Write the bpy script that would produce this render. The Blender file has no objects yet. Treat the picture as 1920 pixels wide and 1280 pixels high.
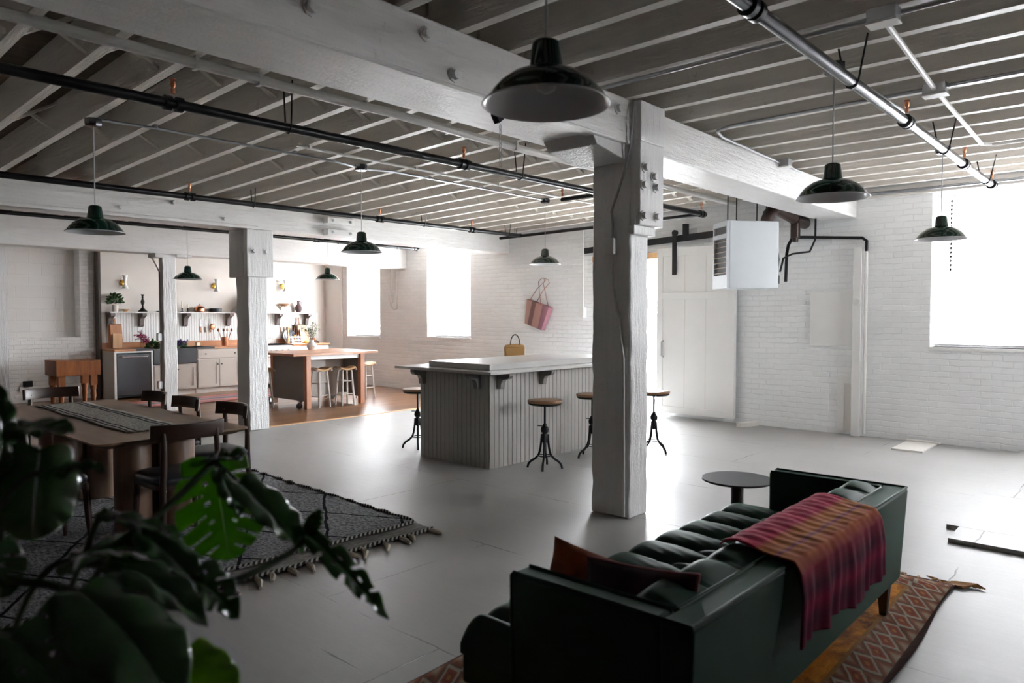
import bpy, math, random
from math import sin, cos, pi, radians, sqrt, exp, floor
from mathutils import Vector, Matrix
random.seed(7)
SC = bpy.context.scene
COL = SC.collection

# ------------------------------------------------------------------ helpers
class MB:
    """collects polygons and links them as one mesh object"""
    def __init__(s): s.v, s.f, s.uv = [], [], None
    def add(s, vs, fs):
        n = len(s.v); s.v += [tuple(p) for p in vs]; s.f += [tuple(i + n for i in q) for q in fs]; return s
    def box(s, x0, x1, y0, y1, z0, z1):
        return s.add([(x0,y0,z0),(x1,y0,z0),(x1,y1,z0),(x0,y1,z0),(x0,y0,z1),(x1,y0,z1),(x1,y1,z1),(x0,y1,z1)],
                     [(0,3,2,1),(4,5,6,7),(0,1,5,4),(1,2,6,5),(2,3,7,6),(3,0,4,7)])
    def hexa(s, bot, top):
        return s.add(list(bot) + list(top), [(3,2,1,0),(4,5,6,7),(0,1,5,4),(1,2,6,5),(2,3,7,6),(3,0,4,7)])
    def bar(s, p, q, w, h, up=(0,0,1)):
        p, q = Vector(p), Vector(q); d = (q - p).normalized(); a = d.cross(Vector(up))
        if a.length < 1e-4: a = d.cross(Vector((1,0,0)))
        a.normalize(); b = a.cross(d); a *= w / 2; b *= h / 2
        return s.hexa([p-a-b, p+a-b, q+a-b, q-a-b], [p-a+b, p+a+b, q+a+b, q-a+b])
    def tube(s, pts, r, n=8, cap=True):
        pts = [Vector(p) for p in pts]; m = len(pts); rs = r if isinstance(r, (list, tuple)) else [r] * m
        vs, prev = [], None
        for i in range(m):
            t = (pts[min(i+1, m-1)] - pts[max(i-1, 0)]).normalized()
            if prev is None:
                a = t.cross(Vector((0,0,1)))
                if a.length < 1e-3: a = t.cross(Vector((1,0,0)))
            else: a = prev - t * prev.dot(t)
            a.normalize(); prev = a; b = t.cross(a)
            for k in range(n):
                c = 2 * pi * k / n; vs.append(pts[i] + (a * cos(c) + b * sin(c)) * rs[i])
        fs = [(i*n+k, i*n+(k+1) % n, (i+1)*n+(k+1) % n, (i+1)*n+k) for i in range(m-1) for k in range(n)]
        if cap: fs += [tuple(range(n-1, -1, -1)), tuple((m-1)*n+k for k in range(n))]
        return s.add(vs, fs)
    def lathe(s, prof, n=24, c=(0,0,0), axis='z', cap=False):
        vs = []
        for r, z in prof:
            for k in range(n):
                a = 2 * pi * k / n; x, y = r * cos(a), r * sin(a)
                vs.append({'z': (c[0]+x, c[1]+y, c[2]+z), 'x': (c[0]+z, c[1]+x, c[2]+y), 'y': (c[0]+y, c[1]+z, c[2]+x)}[axis])
        m = len(prof)
        fs = [(i*n+k, i*n+(k+1) % n, (i+1)*n+(k+1) % n, (i+1)*n+k) for i in range(m-1) for k in range(n)]
        if cap: fs += [tuple(range(n-1, -1, -1)), tuple((m-1)*n+k for k in range(n))]
        return s.add(vs, fs)
    def ball(s, c, r, n=12, m=8, sz=1.0):
        return s.lathe([(max(1e-4, r*sin(pi*i/m)), -r*sz*cos(pi*i/m)) for i in range(m+1)], n, c)
    def grid(s, fn, nu, nv, keep=None, uv=False):
        n0 = len(s.v)
        vs = [fn(i/nu, j/nv) for i in range(nu+1) for j in range(nv+1)]
        fs = [(i*(nv+1)+j, (i+1)*(nv+1)+j, (i+1)*(nv+1)+j+1, i*(nv+1)+j+1) for i in range(nu) for j in range(nv)
              if keep is None or keep((i+.5)/nu, (j+.5)/nv)]
        if uv:
            s.uv = s.uv or {}
            for i in range(nu+1):
                for j in range(nv+1): s.uv[n0 + i*(nv+1)+j] = (i/nu, j/nv)
        return s.add(vs, fs)
    def prism(s, poly, a, b, axis='z'):
        n = len(poly)
        def P(u, v, w): return {'z': (u, v, w), 'x': (w, u, v), 'y': (u, w, v)}[axis]
        return s.add([P(u, v, a) for u, v in poly] + [P(u, v, b) for u, v in poly],
                     [tuple(range(n-1, -1, -1)), tuple(range(n, 2*n))] + [(i, (i+1) % n, n+(i+1) % n, n+i) for i in range(n)])
    def build(s, name, m, parent=None, smooth=35, bevel=0, solid=0, sub=0, loc=None, label=None):
        me = bpy.data.meshes.new(name); me.from_pydata(s.v, [], s.f)
        used = set(i for q in s.f for i in q)
        me.validate()
        if s.uv:
            L = me.uv_layers.new(name='UVMap')
            for lp in me.loops: L.data[lp.index].uv = s.uv.get(lp.vertex_index, (0, 0))
        if len(used) < len(s.v):
            import bmesh
            bm = bmesh.new(); bm.from_mesh(me)
            bmesh.ops.delete(bm, geom=[v for v in bm.verts if not v.link_faces], context='VERTS'); bm.to_mesh(me); bm.free()
        import bmesh
        bm = bmesh.new(); bm.from_mesh(me); bmesh.ops.recalc_face_normals(bm, faces=bm.faces); bm.to_mesh(me); bm.free()
        me.materials.append(m)
        if smooth:
            me.shade_smooth(); me.set_sharp_from_angle(angle=radians(smooth))
        o = bpy.data.objects.new(name, me); COL.objects.link(o)
        if parent is not None: o.parent = parent
        if loc: o.location = loc
        if solid:
            d = o.modifiers.new('Solidify', 'SOLIDIFY'); d.thickness = solid; d.offset = 0
        if bevel:
            d = o.modifiers.new('Bevel', 'BEVEL'); d.width = bevel; d.segments = 2; d.limit_method = 'ANGLE'; d.angle_limit = radians(40)
        if sub:
            d = o.modifiers.new('Subsurf', 'SUBSURF'); d.levels = sub; d.render_levels = sub
        if label: o['label'] = label
        return o

def tag(o, label, cat, group=None, kind=None):
    o['label'] = label; o['category'] = cat
    if group: o['group'] = group
    if kind: o['kind'] = kind
    return o
def thing(name, label, cat, loc=(0,0,0), rz=0, group=None, kind=None):
    o = bpy.data.objects.new(name, None); COL.objects.link(o); o.empty_display_size = .1
    o.location = loc; o.rotation_euler = (0, 0, rz)
    return tag(o, label, cat, group, kind)
def dup(root, loc, rz=0, label=None):
    r = root.copy(); COL.objects.link(r); r.location = loc; r.rotation_euler = (0, 0, rz)
    if label: r['label'] = label
    for ch in list(root.children):
        c = ch.copy(); COL.objects.link(c); c.parent = r
        for g in list(ch.children):
            d = g.copy(); COL.objects.link(d); d.parent = c
    return r
def box(*a): return MB().box(*a)

# ------------------------------------------------------------------ materials
def hexc(r, g, b): return (r, g, b, 1)
class N:
    """thin wrapper to wire shader nodes"""
    def __init__(s, name):
        s.m = bpy.data.materials.new(name); s.m.use_nodes = True; s.t = s.m.node_tree; s.t.nodes.clear()
        s.out = s.t.nodes.new('ShaderNodeOutputMaterial'); s.tc = s.t.nodes.new('ShaderNodeTexCoord')
        s.co = s.tc.outputs['Object']
    def n(s, kind, **k):
        o = s.t.nodes.new('ShaderNode' + kind)
        for a, b in k.items():
            if hasattr(o, a) and not isinstance(b, bpy.types.NodeSocket): setattr(o, a, b)
        return o
    def link(s, a, b): s.t.links.new(a, b)
    def val(s, sock, v):
        if isinstance(v, bpy.types.NodeSocket): s.link(v, sock)
        else: sock.default_value = v
    def math(s, op, a, b=0.0, c=None):
        o = s.n('Math'); o.operation = op; s.val(o.inputs[0], a); s.val(o.inputs[1], b)
        if c is not None: s.val(o.inputs[2], c)
        return o.outputs[0]
    def noise(s, scale, vec=None, detail=4, rough=.55, dist=0, stretch=None):
        v = vec or s.co
        if stretch:
            mp = s.n('Mapping'); s.link(v, mp.inputs['Vector']); mp.inputs['Scale'].default_value = stretch; v = mp.outputs[0]
        o = s.n('TexNoise'); s.link(v, o.inputs['Vector']); o.inputs['Scale'].default_value = scale
        o.inputs['Detail'].default_value = detail; o.inputs['Roughness'].default_value = rough; o.inputs['Distortion'].default_value = dist
        return o.outputs['Fac']
    def ramp(s, fac, stops):
        o = s.n('ValToRGB'); s.link(fac, o.inputs[0]); e = o.color_ramp.elements
        while len(e) < len(stops): e.new(.5)
        for i, (p, c) in enumerate(stops): e[i].position = p; e[i].color = c if len(c) == 4 else (*c, 1)
        return o.outputs[0]
    def mix(s, fac, a, b, mode='MIX'):
        o = s.n('Mix'); o.data_type = 'RGBA'; o.blend_type = mode
        s.val(o.inputs[0], fac); s.val(o.inputs[6], a if not isinstance(a, tuple) else (*a[:3], 1)); s.val(o.inputs[7], b if not isinstance(b, tuple) else (*b[:3], 1))
        return o.outputs[2]
    def sep(s, v=None):
        o = s.n('SeparateXYZ'); s.link(v or s.co, o.inputs[0]); return o.outputs
    def comb(s, x, y, z=0.0):
        o = s.n('CombineXYZ'); s.val(o.inputs[0], x); s.val(o.inputs[1], y); s.val(o.inputs[2], z); return o.outputs[0]
    def bump(s, h, strength=.3, dist=.01, prev=None):
        o = s.n('Bump'); s.link(h, o.inputs['Height']); o.inputs['Strength'].default_value = strength; o.inputs['Distance'].default_value = dist
        if prev is not None: s.link(prev, o.inputs['Normal'])
        return o.outputs[0]
    def bsdf(s, col, rough=.5, metal=0, nrm=None, spec=.5, sheen=0, coat=0, trans=0, sheen_tint=None, alpha=None, sub=0):
        p = s.n('BsdfPrincipled'); s.val(p.inputs['Base Color'], col if not isinstance(col, tuple) else (*col[:3], 1)); s.val(p.inputs['Roughness'], rough)
        p.inputs['Metallic'].default_value = metal; p.inputs['Specular IOR Level'].default_value = spec
        p.inputs['Sheen Weight'].default_value = sheen; p.inputs['Coat Weight'].default_value = coat; p.inputs['Transmission Weight'].default_value = trans
        if sheen_tint: p.inputs['Sheen Tint'].default_value = (*sheen_tint, 1); p.inputs['Sheen Roughness'].default_value = .4
        if nrm is not None: s.link(nrm, p.inputs['Normal'])
        s.link(p.outputs[0], s.out.inputs[0]); return p

def plain(name, c, rough=.5, metal=0, var=.12, vs=6, bump=0, bs=40, **k):
    t = N(name); f = t.noise(vs)
    col = t.mix(t.math('MULTIPLY', f, 1.0), tuple(x * (1 - var) for x in c), tuple(min(1, x * (1 + var)) for x in c))
    nr = t.bump(t.noise(bs), bump, .01) if bump else None
    t.bsdf(col, rough, metal, nr, **k); return t.m
def wood(name, a, b, axis='x', scale=6, rough=.45, bump=.08, coat=0):
    t = N(name); st = {'x': (.12, 1, 1), 'y': (1, .12, 1), 'z': (1, 1, .12)}[axis]
    f = t.noise(scale * 3, detail=6, rough=.6, dist=.6, stretch=st); g = t.noise(scale * .6, stretch=st)
    col = t.mix(t.math('ADD', t.math('MULTIPLY', f, .7), t.math('MULTIPLY', g, .3)), a, b)
    col = t.ramp(t.math('ADD', t.math('MULTIPLY', f, .65), t.math('MULTIPLY', g, .35)), [(.3, a), (.7, b)])
    t.bsdf(col, rough, 0, t.bump(f, bump, .005), coat=coat); return t.m
def painted_wood(name, c, axis='y', rough=.40, bump=.7, dirt=.25, dirtc=(.25, .2, .15)):
    """old timber under many coats of white paint: lumpy, with nicks and grime specks"""
    t = N(name); st = {'x': (.1, 1, 1), 'y': (1, .1, 1), 'z': (1, 1, .1)}[axis]
    g = t.noise(28, detail=6, rough=.65, stretch=st); l = t.noise(60, detail=3)
    sp = t.ramp(t.noise(9, detail=8, rough=.75), [(.60, (0, 0, 0)), (.72, (1, 1, 1))])
    col = t.mix(t.math('MULTIPLY', sp, dirt), t.mix(g, tuple(x*.86 for x in c), tuple(min(1, x*1.08) for x in c)), dirtc)
    n1 = t.bump(g, bump, .018); n2 = t.bump(l, bump * .5, .010, n1)
    t.bsdf(col, rough, 0, n2); return t.m
def brick(name, plane, bw, bh, c, mort, bump=.7, rough=.5, off=.5, size=.012, wob=.01):
    t = N(name); s = t.sep(); u = s[0] if plane == 'xz' else s[1]
    wv = t.math('MULTIPLY', t.math('SUBTRACT', t.noise(7), .5), wob * 4)
    v = t.comb(t.math('ADD', u, wv), t.math('ADD', s[2], wv))
    b = t.n('TexBrick'); t.link(v, b.inputs['Vector']); b.offset = off
    b.inputs['Scale'].default_value = 1; b.inputs['Brick Width'].default_value = bw; b.inputs['Row Height'].default_value = bh
    b.inputs['Mortar Size'].default_value = size; b.inputs['Mortar Smooth'].default_value = .6
    b.inputs['Color1'].default_value = (*c, 1); b.inputs['Color2'].default_value = (*[x * .96 for x in c], 1); b.inputs['Mortar'].default_value = (*mort, 1)
    h = t.math('SUBTRACT', 1.0, b.outputs['Fac'])
    n1 = t.bump(h, bump, .012); n2 = t.bump(t.noise(45, detail=5), bump * .45, .008, n1)
    sp = t.ramp(t.noise(5, detail=9, rough=.8), [(.66, (0, 0, 0)), (.74, (1, 1, 1))])
    col = t.mix(t.math('MULTIPLY', sp, .22), b.outputs['Color'], (.3, .27, .23))
    t.bsdf(col, rough, 0, n2); return t.m

WHITE = (.80, .79, .77)
M = {}
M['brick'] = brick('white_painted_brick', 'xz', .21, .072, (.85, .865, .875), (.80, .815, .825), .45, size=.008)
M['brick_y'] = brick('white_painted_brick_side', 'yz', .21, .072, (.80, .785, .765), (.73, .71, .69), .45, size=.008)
M['block'] = brick('white_painted_block', 'yz', .41, .205, (.78, .76, .735), (.73, .71, .69), .35, size=.006)
M['plaster'] = plain('warm_plaster', (.70, .655, .61), .6, var=.03, bump=.04)
M['white'] = plain('white_paint', (.80, .80, .79), .4, var=.03, bump=.05)
M['offwhite'] = plain('cream_paint', (.72, .69, .65), .45, var=.04, bump=.05)
M['beam'] = painted_wood('beam_white_paint', (.78, .77, .76), 'y')
M['column'] = painted_wood('column_white_paint', (.76, .76, .76), 'z', bump=.8)
M['joist'] = painted_wood('joist_white_paint', (.76, .72, .67), 'x', dirt=.45, dirtc=(.2, .15, .1))
M['deck'] = wood('ceiling_boards', (.10, .075, .055), (.22, .17, .13), 'y', 4, .8)
M['black_pipe'] = plain('black_iron', (.012, .012, .014), .3, .3, bump=.15)
M['silver'] = plain('galvanised_steel', (.45, .46, .48), .32, .9, var=.05)
M['white_metal'] = plain('white_conduit_paint', (.76, .75, .73), .4, var=.03)
M['brass'] = plain('brass', (.75, .48, .12), .25, 1, var=.05)
M['copper'] = plain('copper', (.62, .28, .16), .3, 1, var=.08)
M['chrome'] = plain('chrome', (.75, .75, .77), .12, 1, var=.02)
M['steel_dark'] = plain('dark_steel', (.10, .10, .11), .22, 1, var=.05)
M['iron'] = plain('stool_black_iron', (.015, .015, .017), .4, .5, bump=.1)
M['enamel'] = plain('dark_green_enamel', (.006, .03, .02), .12, var=.05, coat=.6)
M['enamel_in'] = plain('white_enamel', (.62, .63, .66), .3, var=.02)
M['cherry'] = wood('cherry_wood', (.38, .15, .06), (.56, .26, .12), 'y', 5, .35, coat=.1)
M['cherry_z'] = wood('cherry_wood_leg', (.36, .13, .05), (.52, .22, .10), 'z', 5, .35)
M['butcher'] = wood('old_oiled_maple', (.15, .036, .005), (.40, .125, .018), 'z', 7, .6)
M['walnut'] = wood('brown_oak', (.19, .11, .062), (.34, .215, .13), 'x', 5, .42)
M['walnut_z'] = wood('brown_oak_leg', (.19, .115, .075), (.34, .22, .15), 'z', 5, .38)
M['chairwood'] = wood('dark_walnut', (.035, .018, .013), (.075, .04, .028), 'x', 8, .38)
M['chairwood_z'] = wood('dark_walnut_leg', (.035, .018, .013), (.075, .04, .028), 'z', 8, .38)
M['stoolseat'] = wood('stool_elm', (.24, .12, .06), (.42, .24, .13), 'x', 10, .35)
M['cabinet'] = plain('mushroom_paint', (.50, .455, .41), .45, var=.02)
M['cab_shaded'] = plain('shaded_cabinet_paint', (.235, .205, .185), .5, var=.04)  # darker cabinet paint: shade on the island's end panels put into the colour
M['bracket'] = plain('taupe_bracket', (.17, .14, .13), .5, var=.04)
M['soapstone'] = plain('soapstone', (.035, .037, .042), .45, var=.25, vs=9)
M['island'] = plain('island_paint', (.40, .385, .36), .38, var=.03)
M['island_dark'] = plain('island_bracket_paint', (.20, .19, .18), .4, var=.03)
M['island_top'] = plain('island_top_paint', (.56, .55, .54), .3, var=.03)
M['black'] = plain('black_plastic', (.012, .012, .012), .5)
M['candle'] = plain('ivory_wax', (.78, .70, .52), .5, var=.03)
M['stoneware'] = plain('stoneware', (.62, .57, .50), .5, var=.06)
M['bronze'] = plain('aged_bronze', (.05, .048, .04), .45, .6, var=.2)
M['plum_clay'] = plain('plum_clay', (.10, .055, .06), .5)
M['lemon'] = plain('lemon_peel', (.75, .48, .04), .45, bump=.2, bs=90)
M['light_wood'] = wood('light_maple', (.50, .28, .13), (.66, .40, .20), 'z', 8, .4)
M['mid_wood'] = wood('board_cherry', (.33, .14, .06), (.48, .22, .10), 'z', 8, .4)
M['dark_wood'] = wood('board_walnut', (.12, .05, .025), (.20, .09, .045), 'z', 8, .4)
M['rush'] = wood('woven_rush', (.40, .24, .12), (.58, .38, .2), 'x', 14, .6, .3)
M['stool_paint'] = plain('grey_wash_paint', (.50, .46, .43), .5, var=.05)
M['leafy'] = plain('foliage_green', (.035, .10, .02), .5, var=.4, vs=30)
M['leaf_y'] = plain('yellow_green_foliage', (.20, .27, .035), .5, var=.4, vs=30)
M['petal'] = plain('magenta_petal', (.26, .012, .075), .5, var=.3, vs=40)
M['blue_petal'] = plain('violet_petal', (.10, .06, .28), .5, var=.3, vs=40)
M['white_petal'] = plain('cream_petal', (.62, .62, .5), .5, var=.25, vs=40)
M['heater'] = plain('heater_grey_paint', (.56, .60, .63), .4, var=.06, vs=3)
M['grill'] = plain('tan_louver', (.38, .29, .21), .4, .2)
M['rust'] = plain('brown_flue', (.055, .032, .026), .35, .3, var=.3)
M['concrete'] = plain('outdoor_paving', (.5, .49, .47), .8)
M['seat_dark'] = plain('charcoal_leather', (.035, .038, .045), .42, var=.1, bump=.1)
M['wheel'] = plain('caster_rubber', (.02, .02, .022), .5)
M['sidetable'] = plain('slate_side_table', (.038, .038, .045), .42, var=.08)
M['book'] = plain('book_cloth', (.52, .50, .48), .6)
M['book_b'] = plain('book_cloth_blue', (.32, .36, .46), .6)
M['tan'] = plain('tan_cane', (.48, .27, .09), .6, bump=.3, bs=120)
M['pot'] = plain('terracotta_dark', (.08, .06, .05), .7)
M['soil'] = plain('potting_soil', (.03, .022, .016), .9, bump=.5)
M['sofa_leg'] = plain('dark_sofa_leg', (.03, .016, .012), .35)
M['glassbulb'] = None

def glass():
    t = N('window_glass'); a = t.n('BsdfTransparent'); g = t.n('BsdfGlossy'); g.inputs['Roughness'].default_value = .02
    lw = t.n('LayerWeight'); lw.inputs['Blend'].default_value = .15
    mx = t.n('MixShader'); t.link(t.math('MULTIPLY', lw.outputs['Fresnel'], .7), mx.inputs[0]); t.link(a.outputs[0], mx.inputs[1]); t.link(g.outputs[0], mx.inputs[2])
    t.link(mx.outputs[0], t.out.inputs[0]); return t.m
M['glass'] = glass()
def sheer(nm='sheer_shade', c=.9, k=.6):
    t = N(nm); a = t.n('BsdfTransparent'); g = t.n('BsdfTranslucent'); g.inputs['Color'].default_value = (c, c, c, 1)
    mx = t.n('MixShader'); mx.inputs[0].default_value = k; t.link(a.outputs[0], mx.inputs[1]); t.link(g.outputs[0], mx.inputs[2]); t.link(mx.outputs[0], t.out.inputs[0]); return t.m
M['sheer'] = sheer(); M['sheer_b'] = sheer('sheer_shade_dense', .62, .9)
M['raw_brick_y'] = brick('bare_brown_brick_side', 'yz', .21, .072, (.14, .06, .04), (.12, .10, .08))
M['raw_brick'] = brick('bare_brown_brick', 'xz', .21, .072, (.14, .06, .04), (.12, .10, .08))

def floor_grey():
    t = N('grey_painted_floor'); s = t.sep()
    wob = t.math('MULTIPLY', t.math('SUBTRACT', t.noise(3), .5), .05)
    v = t.comb(t.math('ADD', s[0], wob), t.math('ADD', t.math('ADD', s[1], wob), .26))
    b = t.n('TexBrick'); t.link(v, b.inputs['Vector']); b.inputs['Scale'].default_value = 1; b.offset = .37
    b.inputs['Brick Width'].default_value = 2.44; b.inputs['Row Height'].default_value = 1.235; b.inputs['Mortar Size'].default_value = .006; b.inputs['Mortar Smooth'].default_value = .5
    brk = t.ramp(t.noise(1.7, detail=3), [(.47, (0, 0, 0)), (.62, (1, 1, 1))])
    seam = t.math('MULTIPLY', b.outputs['Fac'], brk)
    grain = t.noise(22, detail=7, rough=.7, stretch=(.12, 1, 1)); lump = t.noise(9, detail=6, rough=.7)
    patch = t.ramp(t.noise(.9, detail=4), [(.5, (0, 0, 0)), (.64, (1, 1, 1))])
    split = t.ramp(t.noise(30, detail=4, rough=.6, stretch=(.045, 1, 1)), [(.27, (1, 1, 1)), (.30, (0, 0, 0))])
    split = t.math('MULTIPLY', split, patch)
    c = t.mix(t.math('ADD', t.math('MULTIPLY', t.noise(1.1), .5), t.math('MULTIPLY', grain, .5)), (.29, .285, .28), (.42, .415, .405))
    c = t.mix(t.math('MULTIPLY', split, .75), c, (.06, .05, .045))
    c = t.mix(t.math('MULTIPLY', seam, .8), c, (.05, .045, .04))
    h = t.math('ADD', t.math('ADD', t.math('MULTIPLY', grain, .45), t.math('MULTIPLY', lump, .4)), t.math('MULTIPLY', t.noise(70, detail=3), .35))
    h = t.math('SUBTRACT', h, t.math('ADD', seam, t.math('MULTIPLY', split, .5)))
    r = t.math('ADD', .40, t.math('MULTIPLY', t.noise(2, detail=3), .08))
    t.bsdf(c, r, 0, t.bump(h, .26, .009), spec=.5); return t.m
M['floor'] = floor_grey()
def floor_wood():
    t = N('oak_plank_floor'); s = t.sep(); v = t.comb(s[1], s[0])
    b = t.n('TexBrick'); t.link(v, b.inputs['Vector']); b.inputs['Scale'].default_value = 1; b.offset = .43
    b.inputs['Brick Width'].default_value = 1.6; b.inputs['Row Height'].default_value = .13; b.inputs['Mortar Size'].default_value = .004
    b.inputs['Color1'].default_value = (.10, .04, .016, 1); b.inputs['Color2'].default_value = (.32, .15, .06, 1); b.inputs['Mortar'].default_value = (.06, .03, .015, 1); b.inputs['Bias'].default_value = -.1
    g = t.noise(20, detail=6, rough=.65, stretch=(1, .08, 1))
    c = t.mix(.4, b.outputs['Color'], t.ramp(g, [(.3, (.11, .045, .018)), (.7, (.34, .18, .085))]))
    t.bsdf(c, .28, 0, t.bump(g, .12, .005), spec=.4); return t.m
M['floor_wood'] = floor_wood()

def velvet():
    t = N('green_velvet'); f = t.noise(3, detail=5)
    c = t.mix(f, (.005, .021, .013), (.011, .043, .027))
    t.bsdf(c, .55, 0, t.bump(t.noise(140), .12, .003), spec=.2, sheen=.09, sheen_tint=(.4, .95, .66)); return t.m
M['velvet'] = velvet()
def throw_mat():
    t = N('plaid_throw'); u = t.n('UVMap'); s = t.sep(u.outputs[0])
    c = t.ramp(s[0], [(0, (.45, .010, .06)), (.22, (.55, .015, .075)), (.275, (.55, .17, .03)), (.36, (.58, .21, .04)), (.385, (.30, .09, .11)), (.41, (.52, .18, .03)), (.50, (.46, .12, .03)), (.58, (.26, .012, .04)), (.70, (.07, .008, .03)), (.80, (.26, .008, .055)), (.90, (.09, .010, .035)), (1, (.17, .012, .045))])
    w = t.n('TexWave'); w.bands_direction = 'Y'; t.link(u.outputs[0], w.inputs[0]); w.inputs['Scale'].default_value = 1.9; w.inputs['Distortion'].default_value = .6
    c = t.mix(t.math('MULTIPLY', w.outputs['Fac'], .22), c, (.30, .012, .06))
    c = t.mix(1.0, c, (.95, .9, .95), 'MULTIPLY')
    t.bsdf(c, .85, 0, t.bump(t.noise(220), .3, .004), spec=.08, sheen=.08); return t.m
M['throw'] = throw_mat()
def pillow_mat(name, a, b):
    t = N(name); c = t.mix(t.noise(7, detail=5), a, b); t.bsdf(c, .85, 0, t.bump(t.noise(160), .3, .004), spec=.1, sheen=.3); return t.m
M['rust_cloth'] = pillow_mat('rust_kilim_cloth', (.16, .022, .008), (.40, .11, .02))
M['plum_cloth'] = pillow_mat('plum_kilim_cloth', (.02, .010, .022), (.07, .025, .045))
M['pink_cord'] = plain('pink_piping', (.30, .10, .12), .7)

def diamond_rug():
    t = N('grey_diamond_rug'); s = t.sep()
    wb = t.math('MULTIPLY', t.math('SUBTRACT', t.noise(4), .5), .12)
    u = t.math('ADD', t.math('ADD', t.math('DIVIDE', s[0], 1.05), t.math('DIVIDE', s[1], .62)), wb)
    v = t.math('ADD', t.math('SUBTRACT', t.math('DIVIDE', s[0], 1.05), t.math('DIVIDE', s[1], .62)), wb)
    def line(x):
        fr = t.math('FRACT', t.math('ADD', x, 20.0)); return t.math('LESS_THAN', t.math('ABSOLUTE', t.math('SUBTRACT', fr, .5)), .02)
    ln = t.math('MAXIMUM', line(u), line(v))
    f = t.noise(55, detail=6, rough=.75, stretch=(.5, 1, 1))
    c = t.ramp(f, [(.36, (.045, .046, .05)), (.62, (.40, .405, .42))])
    c = t.mix(ln, c, (.008, .008, .01))
    t.bsdf(c, .95, 0, t.bump(t.math('SUBTRACT', f, t.math('MULTIPLY', ln, .4)), .8, .015), spec=.1); return t.m
M['rug_grey'] = diamond_rug()
def flatweave():
    t = N('flatweave_end'); f = t.noise(40, detail=5, rough=.7, stretch=(1, .3, 1)); c = t.ramp(f, [(.3, (.11, .11, .105)), (.7, (.32, .305, .29))])
    t.bsdf(c, .95, 0, t.bump(f, .5, .006), spec=.1); return t.m
M['flatweave'] = flatweave()
def braid_mat():
    t = N('twined_braid'); s = t.sep(); fr = t.math('FRACT', t.math('ADD', t.math('MULTIPLY', t.math('ADD', s[0], s[1]), 28.0), 300.0))
    t.bsdf(t.mix(t.math('LESS_THAN', fr, .55), (.40, .38, .34), (.015, .015, .015)), .9); return t.m
M['braid'] = braid_mat()
M['fringe'] = plain('wool_fringe', (.50, .45, .37), .9, var=.3, vs=30)
M['fringe_o'] = plain('orange_fringe', (.33, .16, .05), .9, var=.5, vs=30)
def orange_rug():
    t = N('orange_tribal_rug'); s = t.sep()
    f = t.noise(26, detail=6, rough=.75, stretch=(1, .35, 1)); wear = t.ramp(t.noise(3.2, detail=7, rough=.7, dist=.5), [(.46, (0, 0, 0)), (.62, (1, 1, 1))])
    field = t.ramp(f, [(.3, (.40, .12, .008)), (.7, (.70, .27, .02))])
    field = t.mix(t.math('MULTIPLY', wear, .85), field, (.06, .02, .012))
    # distances from the rug's edges (object space: rug centred on its origin, 1.5 x 3.6)
    d = t.math('MINIMUM', t.math('SUBTRACT', .75, t.math('ABSOLUTE', s[0])), t.math('SUBTRACT', 1.8, t.math('ABSOLUTE', s[1])))
    wob = t.math('MULTIPLY', t.math('SUBTRACT', t.noise(16, detail=3), .5), .35)
    al = t.math('ADD', t.math('ABSOLUTE', s[1]), t.math('ABSOLUTE', s[0]))
    fr = t.math('ABSOLUTE', t.math('SUBTRACT', t.math('FRACT', t.math('ADD', t.math('DIVIDE', al, .15), 20.0)), .5))
    dd = t.math('ADD', t.math('ADD', t.math('MULTIPLY', fr, 2.0), t.math('DIVIDE', t.math('ABSOLUTE', t.math('SUBTRACT', d, .11)), .085)), wob)
    bd = t.ramp(t.math('MULTIPLY', dd, .5), [(.06, (.42, .16, .03)), (.14, (.20, .035, .015)), (.33, (.30, .07, .03)), (.38, (.42, .36, .27)), (.47, (.36, .30, .22)), (.52, (.13, .05, .03)), (.70, (.25, .08, .035)), (.9, (.36, .27, .18))])
    bd = t.mix(t.math('MULTIPLY', f, .6), bd, (.10, .045, .025))
    inb = t.math('LESS_THAN', d, .20); c = t.mix(inb, field, bd)
    c = t.mix(t.math('LESS_THAN', t.math('ABSOLUTE', t.math('SUBTRACT', d, .20)), .01), c, (.25, .12, .03))
    c = t.mix(t.math('LESS_THAN', d, .016), c, (.05, .022, .016))
    t.bsdf(c, .95, 0, t.bump(f, .8, .012), spec=.1); return t.m
M['rug_orange'] = orange_rug()
def kitchen_rug():
    t = N('striped_runner'); s = t.sep(); wb = t.math('MULTIPLY', t.math('SUBTRACT', t.noise(5), .5), .3)
    x = t.math('FRACT', t.math('ADD', t.math('MULTIPLY', s[0], 1.6), t.math('ADD', wb, 20.0)))
    c = t.ramp(x, [(0, (.12, .12, .15)), (.2, (.28, .25, .24)), (.34, (.62, .19, .17)), (.46, (.55, .26, .24)), (.55, (.14, .13, .15)), (.72, (.55, .20, .18)), (.84, (.30, .28, .28)), (1, (.10, .1, .13))])
    t.bsdf(c, .95, 0, t.bump(t.noise(60), .4, .006), spec=.1); return t.m
M['rug_runner'] = kitchen_rug()
def table_runner():
    t = N('woven_table_runner'); s = t.sep(); f = t.noise(65, detail=4, rough=.8)
    c = t.ramp(f, [(.38, (.16, .15, .135)), (.6, (.56, .54, .50))]); y = t.math('ABSOLUTE', s[1])
    for p in (.115, .155):
        c = t.mix(t.math('LESS_THAN', t.math('ABSOLUTE', t.math('SUBTRACT', y, p)), .008), c, (.02, .02, .025))
    t.bsdf(c, .95, 0, t.bump(f, .6, .006), spec=.1); return t.m
M['runner'] = table_runner()
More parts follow.
